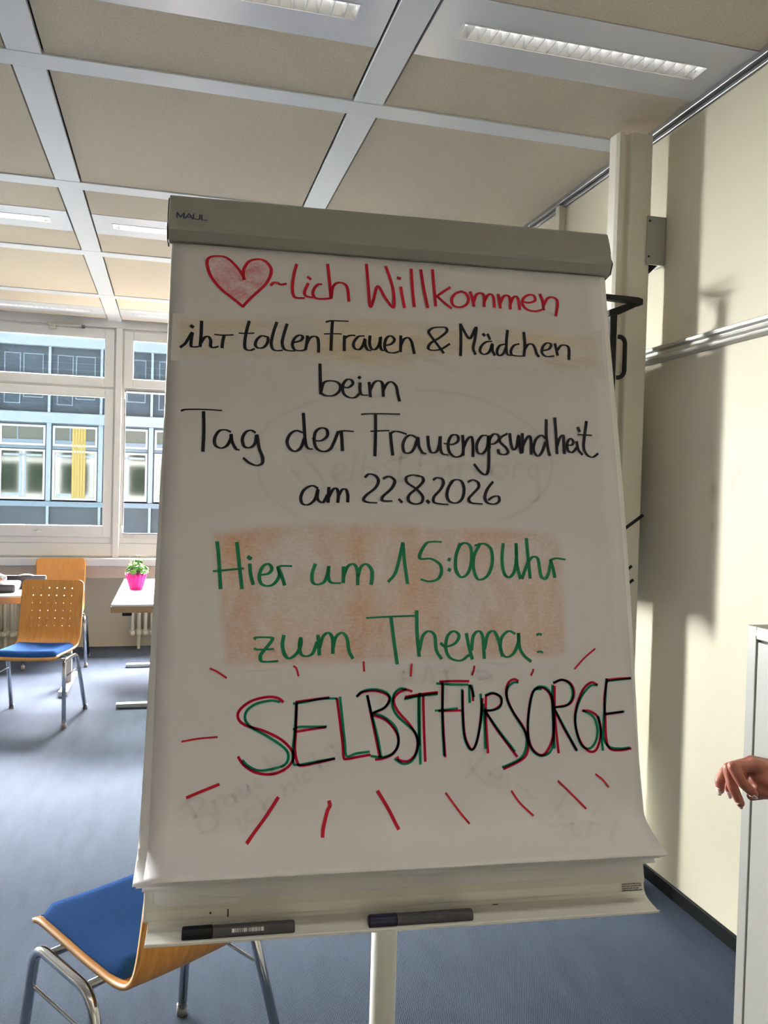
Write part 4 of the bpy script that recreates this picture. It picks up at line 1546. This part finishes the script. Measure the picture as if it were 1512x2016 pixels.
# ================================================================ CHAIRS
def make_chair(label):
    t = thing('stacking_chair', label, 'chair', group='beech stacking chairs with blue seat pads')
    prof = [(-.235, .418), (-.225, .432), (-.20, .440), (-.10, .437), (0, .432), (.10, .430), (.15, .432), (.185, .440), (.210, .460), (.227, .492), (.239, .54), (.252, .61), (.265, .69), (.278, .77), (.290, .850)]
    crv = catmull([Vector((0, a, b)) for a, b in prof], 8)
    # resample by arc length
    ds = [0]
    for a, b in zip(crv[:-1], crv[1:]):
        ds.append(ds[-1] + (b - a).length)
    Ltot = ds[-1]
    def at(s):
        s = max(0, min(Ltot, s))
        for i in range(len(ds) - 1):
            if ds[i + 1] >= s:
                k = (s - ds[i]) / max(1e-9, ds[i + 1] - ds[i])
                return crv[i].lerp(crv[i + 1], k)
        return crv[-1]
    HW = .2005
    # columns and rows with narrow cells where the perforations sit
    hc = [(-.125 + .05 * k) for k in range(6)]
    hr = [Ltot - .055 - .050 * k for k in range(6)]
    hd = .0042
    cols = sorted(set([-HW, -.19, -.175, -.155, .155, .175, .19, HW] + [round(c + e, 5) for c in hc for e in (-hd, hd)]))
    rows = [0]
    s = .02
    while s < min(hr) - .02:
        rows.append(s)
        s += .022
    rows += [r + e for r in hr for e in (-hd, hd)] + [Ltot - .035, Ltot - .022, Ltot - .010, Ltot - .003, Ltot]
    rows = sorted(set(round(r, 5) for r in rows))
    def half(s):
        w = HW
        for end, r in ((Ltot, .032), (0, .02)):
            d = abs(end - s)
            if d < r:
                w = min(w, HW - r + math.sqrt(max(0, r * r - (r - d) ** 2)))
        return w
    bm = new()
    G = []
    for s in rows:
        p = at(s)
        w = half(s)
        row = []
        for c in cols:
            x = c if abs(c) < HW - .045 else math.copysign(min(abs(c), HW) / HW * 1.0 * w if False else (abs(c) - (HW - .045)) / .045 * (w - (HW - .045)) + HW - .045, c)
            dish = -.006 * (1 - (x / HW) ** 2) if s < Ltot * .45 else 0
            bend = .012 * (1 - (x / HW) ** 2) if s > Ltot * .55 else 0
            k = max(0, min(1, (s / Ltot - .40) / .2))
            row.append(bm.verts.new((x, p.y + .012 * k * (1 - (x / HW) ** 2), p.z - .006 * (1 - k) * (1 - (x / HW) ** 2))))
        G.append(row)
    hcr = set(round(r - hd, 5) for r in hr)
    hcc = set(round(c - hd, 5) for c in hc)
    for a in range(len(rows) - 1):
        for b in range(len(cols) - 1):
            q = [G[a][b], G[a][b + 1], G[a + 1][b + 1], G[a + 1][b]]
            if rows[a] in hcr and cols[b] in hcc:
                ctr = (q[0].co + q[1].co + q[2].co + q[3].co) / 4
                ex, ey = (q[1].co - q[0].co) / 2, (q[3].co - q[0].co) / 2
                k8 = []
                for m_ in range(8):
                    an = PI / 8 + PI / 4 * m_ + PI * 1.0 - 0
                    k8.append(bm.verts.new(ctr + ex * math.cos(an) * .86 + ey * math.sin(an) * .86))
                # corners of q lie at 225, 315, 45, 135 degrees; octagon points start at 202.5
                o8 = k8
                for m_ in range(4):
                    i0, i1 = o8[2 * m_ % 8], o8[(2 * m_ + 1) % 8]
                    i2 = o8[(2 * m_ + 2) % 8]
                    bm.faces.new([q[m_], i1, i0])
                    bm.faces.new([q[m_], q[(m_ + 1) % 4], i2, i1])
                continue
            f = bm.faces.new(q)
            f.smooth = True
    sh = obj('shell', bm, [M['wood'], M['woodedge']], t)
    sm = sh.modifiers.new('thickness', 'SOLIDIFY')
    sm.thickness = .010
    sm.offset = 0
    sm.material_offset_rim = 1
    # seat pad
    bm = new()
    N = 16
    def padpt(i, j, top):
        a, b = i / N * 2 - 1, j / N * 2 - 1
        s0 = at((b + 1) / 2 * .385 + .016)
        r_ = .05
        x = a * .186
        corner = max(0, (abs(a) - .75) / .25) * max(0, (abs(b) - .75) / .25)
        x *= 1 - .03 * corner
        edge = min(1 - abs(a), 1 - abs(b))
        z = s0.z + .0055 - .006 * (1 - (x / .2) ** 2)
        if top:
            z += .022 * (min(1, edge / .13)) ** .4 + .004
        return (x, s0.y * (1 - .02 * corner), z)
    TT = [[bm.verts.new(padpt(i, j, True)) for i in range(N + 1)] for j in range(N + 1)]
    BB = [[bm.verts.new(padpt(i, j, False)) for i in range(N + 1)] for j in range(N + 1)]
    for j in range(N):
        for i in range(N):
            f = bm.faces.new([TT[j][i], TT[j][i + 1], TT[j + 1][i + 1], TT[j + 1][i]]); f.smooth = True
            bm.faces.new([BB[j][i], BB[j + 1][i], BB[j + 1][i + 1], BB[j][i + 1]])
    for k in range(N):
        for (a, b) in ((TT[0], BB[0]), (TT[N], BB[N])):
            bm.faces.new([a[k], a[k + 1], b[k + 1], b[k]])
        for c in (0, N):
            bm.faces.new([TT[k][c], TT[k + 1][c], BB[k + 1][c], BB[k][c]])
    obj('seat_pad', bm, M['pad'], t)
    # one bent chrome tube per side makes a front and a rear leg
    for s in (-1, 1):
        bm = new()
        f_, r_ = (s * .238, -.225, .006), (s * .238, .232, .006)
        ft, rt = (s * .2165, -.168, .402), (s * .2165, .090, .396)
        pts = [f_] + arc(f_, ft, rt, .055, 8) + arc(ft, rt, r_, .055, 8) + [r_]
        tube(bm, pts, .0125, 14)
        lg = obj('leg_frame', bm, M['chrome'], t)
        for p in (f_, r_):
            bm = new()
            tube(bm, [(p[0], p[1], 0), (p[0], p[1], .030)], [.0155, .0145], 12)
            obj('glide', bm, M['foot'], lg)
        bm = new()
        tube(bm, [(s * .221, -.182, .310), (s * .2165, -.172, .298), (s * .2165, .108, .298), (s * .2215, .128, .306)], .0045, 8)
        obj('side_rod', bm, M['chrome'], lg)
    for y, z in ((-.115, .398), (.055, .394)):
        bm = new()
        tube(bm, [(-.214, y, z), (.214, y, z)], .0100, 12)
        obj('cross_bar', bm, M['chrome'], t)
    return t
chair = make_chair('beech chair with blue seat cut off by the left photo edge, facing the flipchart')
chair.location = (-.800, 5.555, 0)
chair.rotation_euler = (0, 0, math.radians(-10.1))
dup(chair, (-.895, 7.275, 0), math.radians(3), 'beech chair by the window sill, half hidden behind another chair')
dup(chair, (-.012, 2.025, 0), math.radians(213.9), 'beech chair with blue seat right behind the flipchart pen tray, turned away')

# ================================================================ TABLES
def table(name, label, x0, x1, y0, y1, along, legs):
    t = thing(name, label, 'table', ((x0 + x1) / 2, (y0 + y1) / 2, 0))
    cx, cy = (x0 + x1) / 2, (y0 + y1) / 2
    hx, hy = (x1 - x0) / 2, (y1 - y0) / 2
    bm = new()
    box(bm, -hx + .003, hx - .003, -hy + .003, hy - .003, .706, .720)
    top = obj('tabletop', bm, M['tabletop'], t, bevel=.002)
    bm = new()
    box(bm, -hx, hx, -hy, hy, .664, .7065)
    obj('edge_band', bm, M['tableedge'], top, bevel=.003)
    for p in legs:
        bm = new()
        if along == 'x':      # foot bar runs in x at y = p
            y = p - cy
            box(bm, -hx + .035, hx - .05, y - .028, y + .028, .006, .030)
            box(bm, -hx + .045, hx - .06, y - .022, y + .022, .0, .006)
            box(bm, -.03, .03, y - .022, y + .022, .03, .664)
            o = obj('leg', bm, M['metalgrey'], t, bevel=.006)
        else:
            x = p - cx
            box(bm, x - .028, x + .028, -hy + .05, hy - .05, .012, .038)
            for e in (-1, 1):
                tube(bm, [(x, e * (hy - .06), 0), (x, e * (hy - .06), .042)], .032, 14)
            box(bm, x - .022, x + .022, -.03, .03, .03, .664)
            o = obj('leg', bm, M['metalgrey'], t, bevel=.005)
    bm = new()
    if along == 'x':
        box(bm, -hx + .07, -hx + .13, -hy + .03, -hy + .10, .640, .664)
        obj('leg_catch', bm, M['black'], t, bevel=.003)
        bm = new()
        box(bm, -.03, .03, -hy + .2, hy - .12, .63, .664)
        obj('rail', bm, M['metalgrey'], t)
    else:
        box(bm, -hx + .2, hx - .1, -.03, .03, .63, .664)
        obj('rail', bm, M['metalgrey'], t)
    return t
table('work_table', 'white table with wood edge partly hidden behind the flipchart, carrying the pink flowerpot', -.363, .34, 5.555, 7.09, 'x', (5.735, 7.115 - .10))
table('work_table', 'wood-edged table behind the beech chair at the left photo edge', -2.30, -.640, 6.035, 6.76, 'y', (-.705, -2.1))

# papers on the right table
def paper(name, label, x, y, rz, w=.21, h=.297, rows=3, z=.7203):
    o = thing(name, label, 'paper', (x, y, z), rz, 'printed sheets on the right table')
    bm = new()
    box(bm, -w / 2, w / 2, -h / 2, h / 2, 0, .0012)
    s = obj('page', bm, M['paper'], o)
    bm = new()
    rr = random.Random(int(x * 1000))
    for k in range(rows):
        yy = -h * .35 + k * .045
        q = -w * .4
        while q < w * .35:
            l = rr.uniform(.008, .022)
            box(bm, q, q + l, yy, yy + .006, .0012, .0014)
            q += l + .008
    obj('print', bm, M['scribble'], s)
    return o
paper('sheet_of_paper', 'white printed sheet nearest the front edge of the right table', -.20, 5.80, .06, .297, .21)
paper('sheet_of_paper', 'white printed sheet lying just in front of the pink flowerpot', -.16, 6.08, -.05, .297, .16)
paper('sheet_of_paper', 'white printed sheet behind the flowerpot beside the flipchart edge', -.10, 6.72, .1, .297, .21)

# flowerpot with plant
PLX, PLY, PZ = -.238, 6.36, .7203
pot = thing('potted_plant', 'small green plant in a fluted pink pot on the right table', 'potted plant', (PLX, PLY, PZ))
bm = new()
N = 60
rings = []
for z, r in ((0, .050), (.004, .053), (.05, .066), (.09, .079), (.118, .088), (.118, .083), (.09, .072), (.06, .062)):
    rg = []
    for k in range(N):
        a = 2 * PI * k / N
        fl = 1 + .045 * math.cos(a * 15) * min(1, z / .03)
        zz = z + (.006 * math.cos(a * 15) if z > .11 else 0)
        rg.append(bm.verts.new((r * fl * math.cos(a), r * fl * math.sin(a), zz)))
    rings.append(rg)
for a, b in zip(rings[:-1], rings[1:]):
    for k in range(N):
        f = bm.faces.new([a[k], a[(k + 1) % N], b[(k + 1) % N], b[k]]); f.smooth = True
bm.faces.new(rings[0][::-1])
bm.faces.new(rings[-1])
obj('pot', bm, M['pot'], pot)
bm = new()
tube(bm, [(0, 0, .092), (0, 0, .104)], .066, 24)
obj('soil', bm, M['soil'], pot)
rnd = random.Random(11)
bm = new()
bms = new()
for k in range(70):
    a = rnd.uniform(0, 2 * PI)
    rr = rnd.uniform(.02, .085)
    hz = .12 + rnd.uniform(0, .09) * (1.15 - rr / .1) + .015
    c = Vector((rr * math.cos(a), rr * math.sin(a), hz))
    nrm = Vector((math.cos(a) * .8, math.sin(a) * .8, rnd.uniform(.2, 1.0))).normalized()
    t1 = nrm.orthogonal().normalized()
    t1 = Matrix.Rotation(rnd.uniform(0, 6.28), 3, nrm) @ t1
    t2 = nrm.cross(t1)
    L = rnd.uniform(.022, .036)
    rim = []
    ctr = bm.verts.new(c)
    for i in range(10):
        th = 2 * PI * i / 10
        q = 1 + .16 * math.cos(th * 5)
        rim.append(bm.verts.new(c + t1 * math.cos(th) * L * .8 * q + t2 * math.sin(th) * L * .72 * q + nrm * (.007 * math.cos(th * 2) + .004)))
    for i in range(10):
        f = bm.faces.new([ctr, rim[i], rim[(i + 1) % 10]]); f.smooth = True
    if k % 3 == 0:
        tube(bms, [(c.x * .3, c.y * .3, .095), (c.x * .7, c.y * .7, (hz + .1) / 2 + .01), tuple(c)], .0016, 5)
o = obj('foliage', bm, M['leaf'], pot)
sm = o.modifiers.new('thickness', 'SOLIDIFY'); sm.thickness = .001
for k, (a, rr, hz) in enumerate(((.3, .07, .238), (1.6, .03, .252), (2.7, .08, .230), (3.4, .05, .245), (4.4, .075, .225), (5.4, .04, .255))):
    c = Vector((rr * math.cos(a), rr * math.sin(a), hz))
    tube(bms, [(c.x * .4, c.y * .4, .15), tuple(c)], .0012, 5)
    bm = new()
    for i in range(5):
        th = 2 * PI * i / 5
        d = Vector((math.cos(th), math.sin(th), .35))
        e = Vector((-math.sin(th), math.cos(th), 0))
        q = [bm.verts.new(c), bm.verts.new(c + d * .006 + e * .004), bm.verts.new(c + d * .012), bm.verts.new(c + d * .006 - e * .004)]
        bm.faces.new(q)
    obj('flower', bm, M['petal'], pot)
obj('stem', bms, M['leaf'], pot)
pot.scale = (.88, .88, 1.0)

# black case and its contents on the left table
bagl = (-1.38, 6.33, .7203)
bag = thing('open_case', 'open black fabric case lying on the left table', 'case', bagl)
bm = new()
box(bm, -.36, .34, -.15, .13, 0, .062)
obj('tray', bm, M['bag'], bag, bevel=.018)
bm = new()
box(bm, -.36, .50, .135, .16, 0.0, .094)
obj('lid', bm, M['bag'], bag, bevel=.010)
bm = new()
tube(bm, arc((.30, .14, .085), (.36, .13, .104), (.42, .14, .09), .05), .006, 8)
obj('handle', bm, M['alu'], bag)
def crumple(name, label, loc, sc, m, seed):
    bm = new()
    bmesh.ops.create_icosphere(bm, subdivisions=3, radius=1)
    rr = random.Random(seed)
    off = [Vector((rr.uniform(-1, 1), rr.uniform(-1, 1), rr.uniform(-1, 1))).normalized() for _ in range(22)]
    for v in bm.verts:
        d = v.co.normalized()
        k = 1.0
        for q in off:
            t = d.dot(q)
            if t > .8:
                k -= (t - .8) * 1.1
        v.co = Vector((d.x * sc[0], d.y * sc[1], d.z * sc[2])) * k
    zmin = min(v.co.z for v in bm.verts)
    for v in bm.verts:
        v.co.z -= zmin
    o = obj(name, bm, m, None)
    o.location = loc
    return o
w1 = crumple('wrapper', '', (-1.165, 6.27, .783), (.070, .05, .036), M['foil'], 4)
tag(w1, 'crumpled silver wrapper on the black case, nearest the chair', 'wrapper')
nz, rp, mp_ = noise_col(bpy.data.materials['silver_foil'], 18, (.72, .72, .76), (.65, .18, .10), 3, (1, 1, 1), .52, .62)
w2 = thing('leaflet', 'folded white leaflet lying on the black case at the left edge', 'leaflet', (-1.36, 6.26, .7835), .15)
bm = new()
prism(bm, [(-.10, -.05), (.11, -.045), (.115, .035), (-.10, .04)], 'z', 0, .002)
prism(bm, [(-.10, -.05), (.11, -.045), (.10, .0), (-.10, .0)], 'z', .003, .006)
obj('page', bm, M['paper2'], w2)

# ================================================================ RADIATORS
def radiator(label, x0, n_):
    t = thing('radiator', label, 'radiator', (x0, 7.845, .12))
    first = None
    for k in range(n_):
        if first is None:
            bm = new()
            for y in (-.05, .05):
                tube(bm, [(0, y, .03), (0, y, .44)], .0165, 12)
            for z in (.03, .44):
                tube(bm, [(-.012, -.06, z), (0, -.068, z), (0, .068, z)], [.012, .026, .026], 12)
                tube(bm, [(-.029, 0, z), (.029, 0, z)], .026, 12)
                tube(bm, [(0, -.075, z), (0, -.055, z)], [.012, .024], 12)
            first = obj('section', bm, M['rad'], t)
            o = first
        else:
            o = first.copy()
            C.objects.link(o)
        o.location = (k * .058, 0, 0)
    bm = new()
    for k in (1, n_ - 2):
        box(bm, k * .058 - .01, k * .058 + .01, -.02, .105, .05, .07)
        box(bm, k * .058 - .012, k * .058 + .012, -.04, .04, -.12, .01)
    obj('mount', bm, M['rad'], t)
    return t
radiator('cream column radiator under the sill behind the right table', -.318, 16)
radiator('cream column radiator under the sill at the left photo edge', -2.26, 17)
# two short dark pipe stubs beneath the sill
clip = thing('cable_clip', 'pair of small dark clips under the window sill beside the plant', 'clip', (-.355, WY - .02, .665))
for k in range(2):
    bm = new()
    box(bm, k * .028 - .007, k * .028 + .007, -.008, .02, -.03, 0.0)
    obj('clip', bm, M['gasket'], clip)

# ================================================================ PERSON: hand entering at the right
def px(a, b, y):
    d = R_RIGHT * ((a - 756) / FPX) + R_DOWN * ((b - 1008) / FPX) + R_FWD
    return Vector((0, 0, CAMH)) + d * (y / d.y)
def capsules(chains, vox, name, m, parent=None):
    bm = new()
    for pts, rs in chains:
        P, Q = [], []
        for i in range(len(pts) - 1):
            for k in range(6):
                P.append(Vector(pts[i]).lerp(Vector(pts[i + 1]), k / 6))
                Q.append(rs[i] + (rs[i + 1] - rs[i]) * k / 6)
        P.append(Vector(pts[-1])); Q.append(rs[-1])
        for p, r in zip(P, Q):
            bmesh.ops.create_icosphere(bm, subdivisions=2, radius=r, matrix=Matrix.Translation(p))
        tube(bm, P, Q, 12)
    o = obj(name, bm, m, parent)
    r = o.modifiers.new('skin', 'REMESH')
    r.mode = 'VOXEL'
    r.voxel_size = vox
    r.use_smooth_shade = True
    s = o.modifiers.new('smooth', 'SMOOTH')
    s.factor = .5
    s.iterations = 6
    return o
W_ = px(1548, 1530, 1.12)
F_ = px(1660, 1540, 1.05)
E_ = px(1860, 1575, .93)
mc = [px(1483, 1508, 1.085), px(1479, 1502, 1.105), px(1479, 1505, 1.127), px(1484, 1512, 1.147)]
fing = [
 [mc[0], px(1443, 1509, 1.075), px(1461, 1541, 1.068), px(1485, 1564, 1.070)],
 [mc[1], px(1434, 1512, 1.105), px(1442, 1548, 1.098), px(1458, 1582, 1.098)],
 [mc[2], px(1428, 1519, 1.130), px(1417, 1538, 1.128), px(1418, 1556, 1.128)],
 [mc[3], px(1440, 1527, 1.155), px(1432, 1546, 1.153), px(1437, 1562, 1.153)],
]
ch = [([E_, F_, W_], [.040, .032, .026])]
for k, c in enumerate(mc):
    w0 = W_ + Vector((0, (k - 1.5) * .012, 0))
    ch.append(([w0, W_.lerp(c, .55) + Vector((0, (k - 1.5) * .010, .002)), c], [.021, .0165, .0125]))
    if k < 3:
        ch.append(([W_.lerp((mc[k] + mc[k + 1]) / 2, .4), (mc[k] + mc[k + 1]) / 2], [.018, .0115]))
for f, r in zip(fing, (.0092, .0094, .0090, .0078)):
    ch.append((f, [r * 1.12, r, r * .92, r * .74]))
ch.append(([W_ + Vector((-.01, -.012, -.008)), px(1516, 1552, 1.09), px(1500, 1560, 1.092), px(1480, 1566, 1.092)], [.020, .0145, .0115, .0085]))
for y_ in (1.085, 1.11, 1.135):
    ch.append(([px(1560, 1548, y_), px(1518, 1545, y_), px(1494, 1528, y_)], [.019, .0185, .015]))
ch.append(([px(1555, 1560, 1.09), px(1515, 1558, 1.085), px(1492, 1552, 1.085)], [.016, .0135, .010]))
ch.append(([px(1482, 1520, 1.115), px(1472, 1533, 1.112), px(1478, 1552, 1.108)], [.012, .0105, .009]))
for y_ in (1.095, 1.12):
    ch.append(([px(1520, 1530, y_), px(1497, 1538, y_), px(1484, 1540, y_)], [.018, .0150, .0105]))
# the rest of the figure stands just outside the frame
PC, PF = Vector((1.19, .46, 0)), Vector((-.75, .66, 0)).normalized()
PR = Vector((PF.y, -PF.x, 0))
def B(f, r, z):
    return PC + PF * f + PR * r + Vector((0, 0, z))
SH = B(-.01, .165, 1.355)
arm_up = [SH, SH.lerp(E_, .5) + Vector((.012, -.01, 0)), E_]
body = [
 ([B(0, -.06, .93), B(0, -.05, 1.05), B(0, -.065, 1.25), B(-.01, -.12, 1.36)], [.105, .085, .10, .055]),
 ([B(0, .06, .93), B(0, .05, 1.05), B(0, .065, 1.25), B(-.01, .12, 1.36)], [.105, .085, .10, .055]),
 ([B(-.02, 0, 1.33), B(-.005, 0, 1.42), B(.01, 0, 1.48)], [.075, .052, .050]),
 ([B(.0, 0, 1.575), B(.02, 0, 1.545), B(.045, 0, 1.495)], [.086, .078, .050]),
 ([B(.085, 0, 1.56), B(.108, 0, 1.535)], [.010, .014]),
 ([B(.0, .080, 1.575), B(.0, .084, 1.545)], [.016, .012]), ([B(.0, -.080, 1.575), B(.0, -.084, 1.545)], [.016, .012]),
 (arm_up, [.052, .042, .040]),
 ([B(-.01, -.165, 1.355), B(-.03, -.205, 1.08), B(.03, -.21, .86)], [.052, .042, .026]),
 ([B(.03, -.21, .86), B(.045, -.205, .80)], [.024, .026]),
]
for k in range(4):
    body.append(([B(.03 + k * .016, -.207, .80), B(.035 + k * .017, -.208, .755), B(.032 + k * .017, -.198, .725)], [.011, .0088, .007]))
body.append(([B(.075, -.20, .83), B(.10, -.195, .80), B(.105, -.19, .775)], [.013, .010, .008]))
for s in (-1, 1):
    body.append(([B(0, s * .085, .90), B(.01, s * .09, .49), B(-.01, s * .095, .09)], [.085, .055, .038]))
    body.append(([B(-.03, s * .095, .05), B(.12, s * .105, .035)], [.036, .028]))
hand = capsules(ch + body, .0023, 'person', M['skin'])
tag(hand, "person's hand with long pale nails reaching in at the right photo edge", 'person')
def nail(tip, prev, w=.0055, L=.013, side=Vector((0, -1, 0))):
    d = (tip - prev).normalized()
    n_ = (Vector((-1, -.4, -.2)) - d * Vector((-1, -.4, -.2)).dot(d)).normalized()
    s_ = d.cross(n_)
    bm = new()
    R = []
    for i in range(6):
        t = i / 5
        row = []
        for k in range(7):
            a = (k / 6 - .5) * 1.9
            ww = w * (1 - .75 * max(0, t - .45) ** 1.5 * 1.6)
            row.append(bm.verts.new(tip - d * .006 + d * (t * L) + s_ * math.sin(a) * ww + n_ * (.0052 * math.cos(a) + .0012 - .002 * t)))
        R.append(row)
    for i in range(5):
        for k in range(6):
            f = bm.faces.new([R[i][k], R[i][k + 1], R[i + 1][k + 1], R[i + 1][k]]); f.smooth = True
    o = obj('fingernail', bm, M['nail'], hand)
    sm = o.modifiers.new('thickness', 'SOLIDIFY'); sm.thickness = .0006
for f in fing:
    nail(f[-1], f[-2])
d = (E_ - F_).normalized()
top = [([F_ + d * .04, F_ + d * .07, E_], [.045, .049, .054]), (arm_up, [.072, .060, .054]),
       ([B(-.01, -.165, 1.355), B(-.03, -.205, 1.08), B(.025, -.21, .90)], [.072, .056, .040])]
for s in (-1, 1):
    top.append(([B(0, s * .07, .86), B(0, s * .055, 1.05), B(0, s * .075, 1.25), B(-.01, s * .125, 1.355)], [.125, .105, .118, .070]))
top.append(([B(-.02, 0, 1.30), B(-.015, 0, 1.385)], [.11, .062]))
capsules(top, .008, 'sweater', M['sleeve'], hand)
capsules([([B(0, s * .085, .90), B(.01, s * .09, .49), B(-.01, s * .095, .10)], [.108, .074, .062]) for s in (-1, 1)], .009, 'trousers', mat('dark_trousers', (.02, .025, .05), .9), hand)
capsules([([B(-.04, s * .095, .042), B(.06, s * .10, .042), B(.13, s * .107, .034)], [.042, .042, .034]) for s in (-1, 1)], .006, 'shoes', M['black'], hand)
capsules([([B(-.015, 0, 1.610), B(-.03, 0, 1.56), B(-.045, 0, 1.44)], [.088, .092, .07]), ([B(-.01, .07, 1.60), B(-.03, .075, 1.45)], [.04, .035]), ([B(-.01, -.07, 1.60), B(-.03, -.075, 1.45)], [.04, .035])], .006, 'hair', mat('brown_hair', (.06, .03, .015), .7), hand)
bm = new()
for s in (-1, 1):
    bmesh.ops.create_uvsphere(bm, u_segments=12, v_segments=8, radius=.0115, matrix=Matrix.Translation(B(.078, s * .032, 1.566)))
obj('eyes', bm, mat('eye', (.5, .48, .45), .3), hand, smooth=True)
bm = new()
tube(bm, [B(.083, -.022, 1.503), B(.092, 0, 1.506), B(.083, .022, 1.503)], [.003, .006, .003], 8)
obj('lips', bm, mat('lips', (.35, .09, .08), .5), hand)
def rods():
    # three thin black prongs reaching out past the post, below the handle
    for (a, b, c, e, r) in ((1212, 1054, 1266, 1014, .0065), (1215, 1138, 1244, 1114, .0055), (1217, 1164, 1247, 1141, .0055)):
        p, q = px(a, b, 2.79), px(c, e, 2.76)
        rod(p - o0, q - o0, r)
rods()
